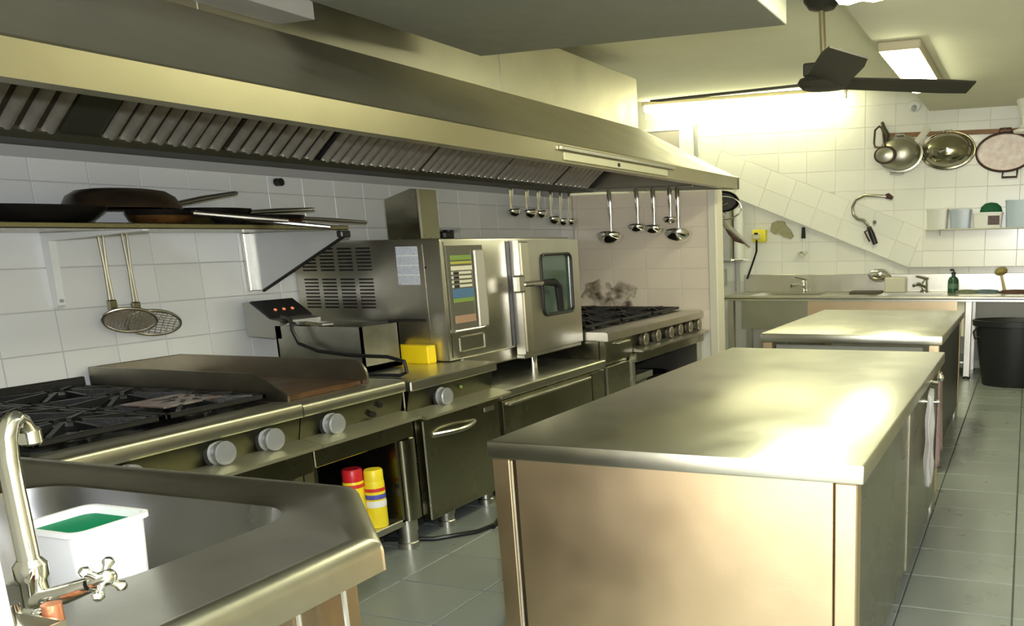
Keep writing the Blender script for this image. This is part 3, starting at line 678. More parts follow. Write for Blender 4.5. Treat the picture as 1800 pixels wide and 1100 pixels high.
def fry(x, y, z, r, h, ha, hl, hz, label, mat=pan_k, side=pan_k, inv=False, tilt=(0, 0), name='frying_pan', hr=.016):
    """hz: rise of the handle over its length"""
    t = thing(name, label, 'pan', (x, y, z), 'frying pans on the wall shelf')
    ax = Vector((tilt[0], tilt[1], 1)).normalized()
    if not inv:
        MB().lathe([(.01, .004), (r * .72, .0), (r * .80, .008), (r * .97, h * .82), (r, h), (r * .96, h), (r * .78, .014), (.01, .010)], (x, y, z), ax, n=32, cap=False).build('pan_body', mat, t)
        if side is not mat: MB().lathe([(r * .73, .002), (r * .81, .008), (r * .93, h * .62)], (x, y, z), ax, n=32, cap=False, ex=1.006, ey=1.006).build('burnt_side', side, t)
    else:
        MB().lathe([(r, 0), (r * .985, h * .18), (r * .90, h * .62), (r * .74, h * .90), (r * .5, h), (.01, h), ], (x, y, z), ax, n=36, cap=False).lathe([(r * .985, .004), (r * .88, h * .6), (r * .72, h * .86), (.01, h * .95)], (x, y, z), ax, n=36, cap=False).build('pan_body', mat, t)
    d = Vector((math.cos(ha), math.sin(ha), 0)); zz = z + (h * .80 if not inv else h * .25)
    p = Vector((x, y, zz)); up = Vector((0, 0, 1))
    hdl = MB().tube([p + d * r * .94, p + d * (r + .05) + up * hz * .15, p + d * (r + hl * .5) + up * hz * .55, p + d * (r + hl) + up * hz], [hr * 1.2, hr, hr * 1.15, hr * .9], 10, sx=.55, sy=1.5).build('handle', M('pan_handle_iron', (.26, .25, .23), .33, .9) if 'pan_handle_iron' not in bpy.data.materials else bpy.data.materials['pan_handle_iron'], t)
    MB().lathe([(.008, -.004), (.008, .006)], p + d * r * 1.02 + up * .006, n=10).build('rivet', chrome, hdl)
    return t
SZ = 1.619
fry(-3.76, 2.36, SZ, .31, .062, PI * .75, .20, .01, 'wide flat black pan at the left end of the wall shelf', hr=.02)
fry(-3.80, 2.84, SZ + .067, .225, .085, PI * .52, .40, .075, 'large dark pan turned upside down on top of the others', mat=M('scorched_pan', (.016, .013, .011), .30, .3, col2=(.055, .03, .012), vscale=4), inv=True, hr=.019)
fry(-3.70, 2.93, SZ, .135, .060, PI * .30, .38, -.035, 'dark pan with coppery scorched side below the upturned pan', side=pan_b, hr=.021)
fry(-3.80, 3.29, SZ, .17, .080, PI * .50, .46, .03, 'deep black pan in the middle of the stack', side=M('brassy_pan', (.22, .17, .05), .35, .8, col2=(.02, .02, .015), vscale=9), hr=.021)
fry(-3.84, 3.68, SZ, .16, .058, PI * .44, .42, -.02, 'shallow scorched pan over the right bracket of the shelf', side=M('scorched_copper', (.28, .12, .04), .35, .8, col2=(.03, .02, .01), vscale=9), hr=.019)
fry(-3.59, 3.20, SZ, .085, .028, PI * .24, .34, -.04, 'thin black crepe pan with handle hanging over the shelf front', hr=.021)

# skimmers hanging from the shelf
def skimmer(y, x, hl, r, label, n):
    t = thing('wire_skimmer', label, 'skimmer', (x, y, 1.10), 'wire skimmers below the wall shelf')
    zt_ = 1.592; zb = zt_ - hl
    MB().tube([(x, y - .012, zt_), (x, y - .006, zt_ - hl * .5), (x, y - .010, zb)], .006, 8).tube([(x, y + .012, zt_), (x, y + .004, zt_ - hl * .5), (x, y + .010, zb)], .006, 8).build('handle', steel, t)
    MB().box(x - .010, x + .010, y - .022, y + .022, zb - .03, zb + .03, .006).build('ferrule', steel_d, t)
    c = Vector((x + .03, y + .05, zb - r * .62)); a = Vector((.25, 1, -.18)).normalized(); b_ = Vector((.55, -.05, .72)).normalized(); b_ = (b_ - a * a.dot(b_)).normalized()
    MB().tube([c + a * r * math.cos(2 * PI * k / 32) + b_ * r * .62 * math.sin(2 * PI * k / 32) for k in range(32)], .007, 8, closed=True).build('rim', steel, t)
    m = MB()
    for k in range(-n, n + 1):
        q = k / (n + 1); h = math.sqrt(1 - q * q)
        m.tube([c + a * r * q - b_ * r * .62 * h, c + a * r * q - a.cross(b_) * .012 * h, c + a * r * q + b_ * r * .62 * h], .0022, 5)
        m.tube([c + b_ * r * .62 * q - a * r * h, c + b_ * r * .62 * q - a.cross(b_) * .012 * h, c + b_ * r * .62 * q + a * r * h], .0022, 5)
    m.build('wire_mesh', steel, t)
skimmer(2.93, -4.10, .34, .115, 'fine mesh wire skimmer hanging nearest the camera under the shelf', 7)
skimmer(3.075, -4.14, .36, .125, 'wider wire skimmer hanging behind the fine mesh one', 4)

# ------------------------------------------------------------------ ladles
def rail(p0, p1, label):
    t = MB().cyl(p0, p1, .008, n=10).build('utensil_rail', steel); return tag(t, label, 'rail')
rail((-4.11, 6.25, 2.005), (-4.11, 7.45, 2.005), 'thin steel utensil rail under the rear edge of the hood')
rail((-3.85, 7.50, 1.985), (-2.90, 7.50, 1.985), 'thin steel utensil rail under the hood by the end wall')
def ladle(p, ln, r, d, label, flat=False, bright=.5, grp='ladles hanging on the end wall'):
    """p: hook point, d: unit vector towards the viewer"""
    p = Vector(p); d = Vector(d); t = thing('ladle', label, 'ladle', p - Vector((0, 0, ln)), grp)
    sd = Vector((0, 0, 1)).cross(d)
    h = MB().tube([p + d * .012 + Vector((0, 0, .006)), p + d * .014 - Vector((0, 0, .02)), p + d * .008 - Vector((0, 0, ln * .5)), p - Vector((0, 0, ln * .70)), p - Vector((0, 0, ln))], [.016, .022, .019, .011, .011], 10, sx=.45, sy=1.0, up=d).build('handle', chrome, t)
    c = p - Vector((0, 0, ln + r * .15)) + d * r * .5
    axx = (Vector((0, 0, 1)) - d * .38).normalized()
    dep = .3 if flat else .75
    prof = [(.004, -r * dep)] + [(r * math.sin(a), -r * dep * math.cos(a)) for a in (.35, .7, 1.05, 1.35)] + [(r, 0), (r * 1.1, .004), (r * .97, 0)] + [(r * .95 * math.sin(a), -r * dep * .95 * math.cos(a)) for a in (1.35, 1.0, .6, .2)]
    MB().lathe(prof, c, axx, sd, 24, cap=False, ex=1.15).build('bowl', chrome, t)
dE, dL = Vector((.25, -1, 0)).normalized(), Vector((1, -.3, 0)).normalized()
for (x, ln, r, lab) in ((-3.73, .40, .105, 'big ladle hanging alone at the left of the end wall'), (-3.45, .33, .07, 'medium ladle hanging second from the left on the end wall'),
                        (-3.285, .345, .075, 'wide handled ladle hanging in the middle of the end wall'), (-3.12, .27, .055, 'smallest ladle on the end wall, fourth from the left'),
                        (-3.045, .39, .108, 'large ladle hanging rightmost on the end wall')):
    ladle((x, 7.48, 1.972), ln, r, dE, lab)
for (y, ln, r, lab) in ((6.38, .22, .055, 'small ladle leftmost in the row under the hood'), (6.62, .22, .065, 'second ladle from the left in the row under the hood'), (6.81, .225, .055, 'third ladle from the left in the row under the hood'),
                        (7.02, .27, .065, 'fourth ladle from the left in the row under the hood'), (7.19, .285, .06, 'fifth ladle from the left in the row under the hood'), (7.35, .285, .055, 'last ladle in the row under the hood, next to the corner')):
    ladle((-4.09, y, 1.992), ln, r, dL, lab, grp='ladles hanging on the left wall')

# ------------------------------------------------------------------ islands
def island(x0, x1, y0, y1, zt, name_label, post=.065, second=False):
    t = thing('kitchen_island', name_label, 'work table', ((x0 + x1) / 2, (y0 + y1) / 2, 0))
    MB().box(x0, x1, y0, y1, zt - .058, zt, .007, 2).build('worktop', steel_t, t)
    zb = .10
    for (a, c) in ((x0 + .012, y0 + .008), (x1 - .02 - post, y0 + .008), (x0 + .012, y1 - .02 - post), (x1 - .02 - post, y1 - .02 - post)):
        MB().box(a, a + post, c, c + post, zb, zt - .058, .004).build('corner_post', steel_w, t)
        MB().cyl((a + post / 2, c + post / 2, 0), (a + post / 2, c + post / 2, zb), .028).build('leg', steel, t)
    if not second:
        MB().box(x0 + .03 + post, x1 - .025 - post, y0 + .016, y0 + .03, zb, zt - .058, .002).build('front_panel', steel_w, t)
        MB().tube([(x0 + .016 + post, y0 + .012, zb), (x0 + .016 + post, y0 + .012, zt - .062)], .005, 8).build('bright_edge', chrome, t)
        MB().box(x1 - .033, x1 - .028, y0 + .075, y0 + 1.2, zb, zt - .06).build('side_door', steel_d, t)
        MB().box(x1 - .033, x1 - .024, y0 + 1.205, y1 - .09, zb, zt - .06).build('side_door', steel_d, t)
        MB().box(x0 + .02, x0 + .03, y0 + .09, y1 - .09, zb, zt - .06).build('side_panel', steel_d, t)
        MB().box(x0 + .08, x1 - .09, y1 - .035, y1 - .025, zb, zt - .06).build('rear_panel', steel_d, t)
    else:
        MB().box(x0 + .10, x1 - .12, y0 + .03, y0 + .05, .62, zt - .075, .003).build('front_panel', duct_m, t)
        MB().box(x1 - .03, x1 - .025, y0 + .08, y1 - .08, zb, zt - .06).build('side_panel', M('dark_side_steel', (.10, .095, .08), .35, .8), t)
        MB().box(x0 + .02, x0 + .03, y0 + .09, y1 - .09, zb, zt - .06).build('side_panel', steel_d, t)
        MB().box(x0 + .05, x1 - .05, y0 + .06, y1 - .06, .16, .18).build('lower_shelf', steel, t)
    return t
isl1 = island(-1.63, -.40, 2.295, 4.78, .88, 'large steel island table with warm panelled front in the foreground')
island(-1.66, -.475, 5.46, 7.39, .89, 'second steel island table behind the first one', second=True)

# things hung on the island's right side
hk = MB().tube([(-.425, 4.15, .82), (-.38, 4.15, .815), (-.37, 4.15, .83)], .007, 8).build('side_hook', chrome, isl1)
MB().lathe([(.002, -.018), (.012, -.014), (.018, 0), (.012, .014), (.002, .018)], (-.365, 4.15, .838), n=14).build('hook_ball', chrome, hk)
kn = MB().cyl((-.425, 4.2, .71), (-.37, 4.2, .712), .010).build('knob_stem', chrome, isl1)
MB().lathe([(.010, 0), (.022, .006), (.022, .032), (.015, .04), (.003, .042)], (-.372, 4.2, .712), (1, 0, 0), n=16).build('knob_grip', black_p, kn)
m = MB(); NI, NJ = 9, 24
for j in range(NJ + 1):
    for i in range(NI + 1):
        s = i / NI; q = j / NJ; wd = .20 + .05 * q
        y = 3.80 + (s - .5) * wd 
        x = -.372 + .013 * math.sin(s * 17 + q * 1.5) + .003 * math.sin(q * 14 + s * 4)
        m.v.append(Vector((x, y, .83 - q * (.40 + .06 * s))))
for j in range(NJ):
    for i in range(NI): m.f.append((j * (NI + 1) + i, j * (NI + 1) + i + 1, (j + 1) * (NI + 1) + i + 1, (j + 1) * (NI + 1) + i))
bg = m.build('plastic_bag', bag_m); md = bg.modifiers.new('thickness', 'SOLIDIFY'); md.thickness = .003
tag(bg, 'crumpled clear plastic bag hanging on the right side of the foreground island', 'bag')
m = MB()
for j in range(15):
    for i in range(7):
        s, q = i / 6, j / 14
        m.v.append(Vector((-.378 + .012 * math.sin(s * 9) * (0.4 + q), 4.30 + (s - .5) * (.12 + .10 * q), .835 - .46 * q * (1 - .12 * s))))
for j in range(14):
    for i in range(6): m.f.append((j * 7 + i, j * 7 + i + 1, (j + 1) * 7 + i + 1, (j + 1) * 7 + i))
cl = m.build('tea_towel', cloth_p); md = cl.modifiers.new('thickness', 'SOLIDIFY'); md.thickness = .006
tag(cl, 'dull pink cloth hanging behind the plastic bag on the island side', 'towel')

# ------------------------------------------------------------------ foreground sink
sk = thing('sink_unit', 'stainless steel corner sink unit in the left foreground', 'sink', (-2.2, 1.3, 0))
outer = [(-3.10, .84), (-1.315, .84), (-1.315, 1.445), (-1.665, 1.765), (-3.10, 1.765)]
bc = (-2.14, 1.305); bx, by, brr = .475, .275, .13
inner = arc(bc[0] + bx - brr, bc[1] + by - brr, brr, 0, PI / 2, 8) + arc(bc[0] - bx + brr, bc[1] + by - brr, brr, PI / 2, PI, 8) + arc(bc[0] - bx + brr, bc[1] - by + brr, brr, PI, 1.5 * PI, 8) + arc(bc[0] + bx - brr, bc[1] - by + brr, brr, 1.5 * PI, 2 * PI, 8)
angs = sorted([math.atan2(p[1] - bc[1], p[0] - bc[0]) for p in inner + outer] + [2 * PI * k / 40 - PI for k in range(40)])
def cast(poly, a):
    d = (math.cos(a), math.sin(a)); best = 1e9
    for i in range(len(poly)):
        p, q = poly[i - 1], poly[i]; e = (q[0] - p[0], q[1] - p[1]); den = d[0] * e[1] - d[1] * e[0]
        if abs(den) < 1e-9: continue
        t = ((p[0] - bc[0]) * e[1] - (p[1] - bc[1]) * e[0]) / den; uu = ((p[0] - bc[0]) * d[1] - (p[1] - bc[1]) * d[0]) / den
        if t > 0 and -1e-6 <= uu <= 1 + 1e-6: best = min(best, t)
    return (bc[0] + d[0] * best, bc[1] + d[1] * best)
A = [a for i, a in enumerate(angs) if i == 0 or a - angs[i - 1] > 1e-4]; n = len(A)
oi = [cast(outer, a) for a in A]; ii = [cast(inner, a) for a in A]
def ringmesh(rings):
    m = MB(); 
    for r_ in rings: m.v += [Vector(p) for p in r_]
    for k in range(len(rings) - 1):
        for i in range(n): m.f.append((k * n + i, k * n + (i + 1) % n, (k + 1) * n + (i + 1) % n, (k + 1) * n + i))
    return m
sc = lambda ps, s, c=bc: [(c[0] + (p[0] - c[0]) * s, c[1] + (p[1] - c[1]) * s) for p in ps]
off = lambda ps, d: [(p[0] - d * (1 if p[0] > bc[0] else -1) * min(1, abs(p[0] - bc[0]) * 8), p[1] - d * (1 if p[1] > bc[1] else -1) * min(1, abs(p[1] - bc[1]) * 8)) for p in ps]
Z = .872
top = ringmesh([[(p[0], p[1], .800) for p in oi], [(p[0], p[1], .846) for p in oi]] + [[(p[0], p[1], .846 + .038 * math.sin(t)) for p in off(oi, .038 * (1 - math.cos(t)))] for t in (.3, .6, .9, 1.2, 1.57)] + [[(p[0], p[1], .881) for p in off(oi, .052)], [(p[0], p[1], Z) for p in off(oi, .066)],
                [(p[0], p[1], Z) for p in sc(ii, 1.03)], [(p[0], p[1], Z - .006) for p in ii]])
top.build('deck', steel_s, sk, ang=.9)
bowl = ringmesh([[(p[0], p[1], Z - .006) for p in ii], [(p[0], p[1], Z - .05) for p in sc(ii, .985)], [(p[0], p[1], .64) for p in sc(ii, .955)], [(p[0], p[1], .605) for p in sc(ii, .90)], [(p[0], p[1], .595) for p in sc(ii, .10)]])
bowl.f.append(tuple(range(4 * n, 5 * n)))
bw = bowl.build('bowl', M('bowl_steel', (.42, .42, .42), .34, 1, var=.15, vscale=4, rvar=.08), sk, ang=.9)
MB().lathe([(.045, 0), (.045, .004), (.03, .003), (.01, .001)], (bc[0], bc[1], .596), n=20).build('drain', chrome, bw)
MB().box(-3.05, -1.40, .86, .875, .08, .80).box(-1.405, -1.39, .875, 1.36, .08, .80).build('apron_panel', M('brownish_panel_steel', (.36, .29, .19), .35, 1, var=.15, vscale=4), sk)
MB().box(-1.40, -1.355, 1.355, 1.40, .0, .80, .004).build('corner_leg', bpy.data.materials['brownish_panel_steel'], sk)
MB().box(-1.40, -1.355, .86, .90, .0, .80, .004).build('corner_leg', steel_w, sk)
MB().tube([(-1.352, 1.352, .02), (-1.352, 1.352, .795)], .006, 8).build('bright_edge', chrome, sk)
MB().tube([(-1.385, 1.26, .02), (-1.385, 1.26, .795)], .006, 8).build('bright_edge', chrome, sk)
MB().box(-3.05, -1.70, 1.70, 1.715, .08, .80).build('rear_panel', steel_d, sk)
MB().box(-3.05, -3.01, .9, 1.7, 0, .80).build('side_panel', steel_d, sk)

tp = thing('sink_tap', 'chrome swan-neck tap with cross handle on the foreground sink', 'tap', (-1.56, .925, Z))
MB().lathe([(.028, 0), (.028, .018), (.021, .026), (.020, .07), (.025, .078), (.025, .10), (.018, .11)], (-1.62, .935, Z), n=20).build('body', chrome, tp)
sp = [(-1.62, .935, Z + .10), (-1.62, .935, 1.10), (-1.621, .936, 1.16), (-1.626, .943, 1.195), (-1.636, .957, 1.216), (-1.648, .974, 1.222), (-1.658, .990, 1.213), (-1.664, 1.000, 1.195)]
MB().tube(sp, [.017, .016, .016, .0155, .015, .015, .0145, .014], 14).build('spout', chrome, tp)
MB().lathe([(.013, .022), (.018, .016), (.018, -.006), (.014, -.010)], (-1.666, 1.003, 1.178), (0, 0, 1), n=18).build('aerator', chrome, tp)
MB().tube([(-1.61, .93, Z + .035), (-1.55, .938, Z + .052), (-1.49, .945, Z + .074)], [.017, .018, .014], 14).build('valve_arm', chrome, tp)
cxh = Vector((-1.462, .948, Z + .086)); hx = Vector((.85, .15, .35)).normalized()
a1 = hx.cross(Vector((0, 0, 1))).normalized(); a2 = hx.cross(a1).normalized(); d1 = (a1 + a2).normalized(); d2 = (a1 - a2).normalized()
ch = MB().lathe([(.010, -.025), (.014, 0), (.013, .016), (.004, .022)], cxh, hx, n=16).build('cross_handle', chrome, tp)
for dd in (d1, d2, -d1, -d2):
    MB().tube([cxh, cxh + dd * .024, cxh + dd * .033, cxh + dd * .040], [.006, .006, .010, .006], 10).build('cross_arm', chrome, ch)
MB().cyl((-1.535, .905, Z + .0), (-1.535, .905, Z + .050), .015, n=16).build('supply_pipe', copper, tp)
MB().tube([(-1.60, .885, Z), (-1.602, .885, Z + .05)], .012, 12).build('second_supply', chrome, tp)
sb = thing('steel_caddy', 'small steel caddy on the sink deck beside the tap', 'caddy', (-1.55, .87, Z))
MB().box(-1.60, -1.478, .845, .849, Z, Z + .035).box(-1.60, -1.478, .884, .888, Z, Z + .035).box(-1.60, -1.596, .849, .884, Z, Z + .035).box(-1.482, -1.478, .849, .884, Z, Z + .035).box(-1.60, -1.478, .845, .888, Z, Z + .003).build('tray', steel, sb)

tb = thing('plastic_tub', 'white plastic tub of green soapy water standing in the sink', 'tub', (-1.97, 1.25, .597))
def rr(cx, cy, hx_, hy_, r, n_=6): return arc(cx + hx_ - r, cy + hy_ - r, r, 0, PI / 2, n_) + arc(cx - hx_ + r, cy + hy_ - r, r, PI / 2, PI, n_) + arc(cx - hx_ + r, cy - hy_ + r, r, PI, 1.5 * PI, n_) + arc(cx + hx_ - r, cy - hy_ + r, r, 1.5 * PI, 2 * PI, n_)
def loft(loops):
    m = MB(); n_ = len(loops[0][0])
    for ps, z in loops: m.v += [Vector((p[0], p[1], z)) for p in ps]
    for k in range(len(loops) - 1):
        for i in range(n_): m.f.append((k * n_ + i, k * n_ + (i + 1) % n_, (k + 1) * n_ + (i + 1) % n_, (k + 1) * n_ + i))
    return m, n_
tx, ty_ = -1.935, 1.235
lm, n_ = loft([(rr(tx, ty_, .078, .066, .02), .598), (rr(tx, ty_, .093, .080, .025), .918), (rr(tx, ty_, .102, .089, .03), .921), (rr(tx, ty_, .102, .089, .03), .932), (rr(tx, ty_, .092, .079, .025), .932), (rr(tx, ty_, .076, .064, .02), .606)])
lm.f.append(tuple(range(n_))[::-1]); lm.f.append(tuple(range(5 * n_, 6 * n_)))
lm.build('tub_body', white_p, tb)
MB().prism(rr(tx, ty_, .0895, .0765, .024), 'z', .895, .914).build('soapy_water', green_l, tb)

# ------------------------------------------------------------------ back counter
bk = thing('sink_counter', 'long steel sink counter along the back wall', 'counter', (-1.2, 9.75, 0))
CZ = .872
m = MB()
hol = [(-3.0, -2.2, 9.5, 10.0), (-1.55, -.85, 9.5, 10.0)]
m.box(-3.29, 1.25, 9.34, 9.5, CZ - .05, CZ, .0).box(-3.29, 1.25, 10.0, 10.198, CZ - .05, CZ)
for (a, c) in ((-3.29, -3.0), (-2.2, -1.55), (-.85, 1.25)): m.box(a, c, 9.5, 10.0, CZ - .05, CZ)
m.build('worktop', steel_t, bk)
MB().tube([(-3.29, 9.345, CZ - .012), (1.25, 9.345, CZ - .012)], .020, 10).build('front_nosing', steel, bk)
MB().box(-3.29, 1.25, 10.172, 10.198, CZ, 1.078, .004).build('splashback', steel, bk)
for (a, c, y0, y1) in hol:
    MB().box(a, c, y0, y0 + .01, .62, CZ - .04).box(a, c, y1 - .01, y1, .62, CZ - .04).box(a, a + .01, y0, y1, .62, CZ - .04).box(c - .01, c, y0, y1, .62, CZ - .04).box(a, c, y0, y1, .61, .62).build('basin', steel, bk)
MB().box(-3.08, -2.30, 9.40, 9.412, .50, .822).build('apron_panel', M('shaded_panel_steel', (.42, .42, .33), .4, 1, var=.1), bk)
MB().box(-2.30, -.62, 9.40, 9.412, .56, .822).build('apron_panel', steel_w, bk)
MB().box(-.68, -.60, 9.385, 9.40, .45, .82, .003).build('apron_strip', cream_p, bk)
for x in (-3.20, -.56, 1.1):
    MB().box(x - .035, x + .035, 9.37, 9.44, .02, .822, .005).build('leg', steel, bk)
    MB().cyl((x, 9.405, 0), (x, 9.405, .03), .04).build('leg_foot', black_p, bk)
for x in (-3.20, -.56, 1.1): MB().box(x - .035, x + .035, 10.05, 10.12, 0, .822).build('leg', steel, bk)
MB().box(-3.2, -.56, 9.42, 10.08, .16, .18).build('lower_shelf', steel, bk)
MB().box(-.52, 1.1, 10.12, 10.19, .10, .30).build('pipe_box', grey_p, bk)

bn = thing('waste_bin', 'big black plastic waste bin under the back counter', 'bin', (-.08, 9.22, 0))
MB().lathe([(.30, 0), (.31, .02), (.395, .60), (.42, .605), (.425, .66), (.41, .665), (.385, .62), (.30, .03), (.01, .02)], (-.075, 9.08, 0), n=40, ey=.62, cap=False).build('bin_body', bin_m, bn)
MB().tube([(-.44, 8.97, .60), (-.48, 8.95, .55), (-.46, 8.93, .48), (-.42, 8.93, .50)], .010, 8).build('handle', black_p, bn)

def mixer(x, label, s=1.0):
    t = thing('mixer_tap', label, 'tap', (x, 10.10, CZ), 'mixer taps on the back counter')
    MB().lathe([(.045, 0), (.045, .02), (.036, .03), (.036, .10), (.03, .125)], (x, 10.10, CZ), n=18).build('body', chrome, t)
    MB().tube([(x, 10.08, CZ + .06), (x - .06 * s, 9.98, CZ + .10), (x - .10 * s, 9.90, CZ + .085)], [.026, .022, .018], 12).build('spout', chrome, t)
    MB().tube([(x, 10.10, CZ + .12), (x + .03 * s, 10.09, CZ + .15), (x - .09 * s, 10.0, CZ + .185)], [.022, .018, .012], 10).build('lever', chrome, t)
mixer(-2.52, 'chrome mixer tap at the left basin of the back counter')
mixer(-1.10, 'chrome mixer tap beside the green bottle on the back counter', 1.0)
wb_ = MB().box(-1.54, -1.30, 9.98, 10.12, CZ, 1.045, .012).build('white_box', cream_p); tag(wb_, 'plain white box standing on the back counter', 'box')
bd = MB().box(-1.90, -1.55, 9.74, 9.98, CZ, CZ + .028, .004).build('chopping_board', M('dark_board', (.07, .055, .04), .6)); 
bd.location.x += .0; tag(bd, 'dark chopping board lying on the back counter', 'board')
cb = MB().lathe([(.004, .16), (.05, .155), (.10, .13), (.13, .07), (.135, .0), (.128, .0), (.12, .06), (.09, .12), (.004, .148)], (-1.62, 10.15, 1.04), (0, -1, .2), n=26, ex=1.0, ey=.55, cap=False).build('steel_bowl', chrome)
cb.location.z += .02; tag(cb, 'small upturned steel bowl propped on the splashback', 'bowl')
bt = thing('soap_bottle', 'dark green soap bottle with pump on the back counter', 'bottle', (-.78, 10.06, CZ))
MB().lathe([(.055, 0), (.06, .01), (.06, .13), (.045, .165), (.02, .18), (.02, .20)], (-.78, 10.06, CZ), n=20).build('bottle_body', bottle_g, bt)
MB().lathe([(.024, .20), (.024, .225), (.008, .23), (.008, .25)], (-.78, 10.06, CZ), n=14).tube([(-.78, 10.06, CZ + .25), (-.82, 10.05, CZ + .25)], .010, 8).build('pump', black_p, bt)
MB().lathe([(.0605, .045), (.061, .07), (.0605, .10)], (-.78, 10.06, CZ), n=20, cap=False).build('label_band', M('green_label', (.10, .20, .12), .5), bt)
br = thing('dish_brush', 'pale dish brush leaning on the splashback', 'brush', (-.26, 10.05, CZ))
MB().tube([(-.22, 9.98, CZ + .012), (-.27, 10.08, CZ + .20)], [.016, .013], 10, sx=1.6).build('handle', straw, br)
MB().lathe([(.03, 0), (.065, .02), (.07, .05), (.05, .075), (.01, .08)], (-.265, 10.07, CZ + .19), (-.2, .25, 1), n=18).build('head', M('yellowed_head', (.40, .33, .10), .7, var=.3, vscale=30), br)
for (x, y, sx, sy, mat, nm, lab, cat) in ((-.62, 9.95, .13, .09, sponge_m, 'scourer', 'green-brown scourer lying right of the soap bottle', 'scourer'),
                                   (-.42, 9.98, .15, .09, M('blue_grey_cloth', (.12, .17, .20), .9), 'dish_cloth', 'blue-grey folded dish cloth by the dish brush', 'cloth'),
                                   (-.10, 9.95, .18, .10, M('dark_red_cloth', (.10, .05, .04), .8), 'dish_cloth', 'dark brown cloth at the right end of the back counter', 'cloth')):
    o = MB().lathe([(1.0, 0), (1.02, .012), (.85, .030), (.4, .036), (.05, .034)], (x, y, CZ), n=18, ex=sx, ey=sy).build(nm, mat); tag(o, lab, cat)

# ------------------------------------------------------------------ things on the back wall
WY = 10.079
rl = thing('pan_rail', 'brown wooden rail for pans on the back wall', 'rail', (-.55, WY, 2.55))
MB().obox((-.60, WY - .014, 2.583), (1, 0, -.018), (0, 1, 0), (.018, 0, 1), .93, .012, .024).build('board', wood, rl)
for x in (-1.42, -.90, -.30): MB().tube([(x, WY - .026, 2.60), (x, WY - .06, 2.59), (x, WY - .06, 2.615)], .007, 8).build('hook', chrome, rl)

co = thing('colander', 'grey aluminium colander with two handles hanging leftmost on the pan rail', 'colander', (-1.42, WY - .1, 2.2))
MB().lathe([(.005, .155), (.08, .15), (.16, .115), (.205, .05), (.215, .0), (.235, -.004), (.235, .004), (.21, .008), (.195, .052), (.15, .107), (.005, .142)], (-1.40, WY - .05, 2.395), (0, -1, .12), n=32, ex=1.06, ey=.86, cap=False).build('bowl', pan_g, co)
MB().tube([(-1.50, WY - .05, 2.235), (-1.50, WY - .06, 2.19), (-1.36, WY - .06, 2.185), (-1.36, WY - .05, 2.23)], .012, 8).build('handle', pan_g, co)
MB().tube([(-1.46, WY - .05, 2.565), (-1.45, WY - .06, 2.60), (-1.36, WY - .06, 2.60), (-1.34, WY - .05, 2.565)], .010, 8).build('handle', pan_g, co)
ms = thing('hand_strainer', 'small dark strainer with looped handle hanging over the colander', 'strainer', (-1.56, WY - .22, 2.3))
MB().tube([(-1.54 + .115 * math.cos(2 * PI * k / 28), WY - .225, 2.375 + .085 * math.sin(2 * PI * k / 28)) for k in range(28)], .011, 8, closed=True, up=(0, 1, 0)).build('rim', rust_m, ms)
MB().lathe([(.085, 0), (.07, .03), (.03, .045), (.004, .048)], (-1.54, WY - .225, 2.375), (0, -1, 0), n=22, ex=1.3, cap=False).build('mesh_bowl', pan_g, ms)
MB().tube([(-1.60, WY - .22, 2.455), (-1.66, WY - .18, 2.47), (-1.685, WY - .10, 2.52), (-1.685, WY - .05, 2.66), (-1.64, WY - .04, 2.70), (-1.60, WY - .05, 2.665), (-1.575, WY - .10, 2.52), (-1.54, WY - .18, 2.46)], .012, 8).build('loop_handle', rust_m, ms)
MB().tube([(-1.61, WY - .03, 2.74), (-1.59, WY - .05, 2.67), (-1.55, WY - .05, 2.60), (-1.56, WY - .04, 2.53)], [.018, .03, .034, .02], 10).build('grip', M('dark_iron_grip', (.10, .09, .06), .5, .5), ms)
wk = thing('mixing_bowl', 'shiny steel mixing bowl hanging in the middle of the pan rail', 'bowl', (-.89, WY - .08, 2.21))
MB().lathe([(.004, .165), (.09, .158), (.18, .125), (.24, .06), (.262, .0), (.283, -.006), (.283, .0), (.255, .006), (.23, .06), (.17, .118), (.004, .152)], (-.89, WY - .03, 2.408), (0, -1, .10), n=40, ex=1.03, ey=.70, cap=False).build('bowl', wok_m, wk)
MB().tube([(-.89 + .292 * math.cos(2 * PI * k / 36), WY - .03, 2.408 + .198 * math.sin(2 * PI * k / 36)) for k in range(36)], .008, 8, closed=True, up=(0, 1, 0)).build('rolled_rim', wok_m, wk)
MB().tube([(-.94, WY - .03, 2.595), (-.93, WY - .035, 2.615), (-.85, WY - .035, 2.615), (-.84, WY - .03, 2.595)], .008, 8).build('hanging_ring', chrome, wk)
wd = thing('wooden_spatula', 'pale spatula hanging between the colander and the mixing bowl', 'spatula', (-1.2, WY - .03, 2.5))
MB().tube([(-1.10, WY - .045, 2.66), (-1.17, WY - .045, 2.57), (-1.27, WY - .045, 2.47)], [.032, .028, .02], 10, sx=.4, sy=1.3, up=(0, 1, 0)).build('blade', M('pale_spatula', (.72, .70, .58), .5), wd)
pa = thing('paella_pan', 'round paella pan with pale inside hanging at the right of the pan rail', 'pan', (-.29, WY - .03, 2.12))
MB().lathe([(.30, .0), (.302, .035), (.286, .04), (.274, .014), (.004, .010)], (-.29, WY - .004, 2.36), (0, -1, 0), n=44, ey=.665, cap=False).build('pan_body', paella_m, pa)
MB().tube([(-.29 + .297 * math.cos(2 * PI * k / 44), WY - .038, 2.36 + .198 * math.sin(2 * PI * k / 44)) for k in range(44)], .012, 8, closed=True, up=(0, 1, 0)).build('rim', rust_m, pa)
MB().tube([(-.30, WY - .03, 2.168), (-.31, WY - .045, 2.10), (-.16, WY - .045, 2.10), (-.155, WY - .03, 2.18)], .012, 8).build('handle', rust_m, pa)
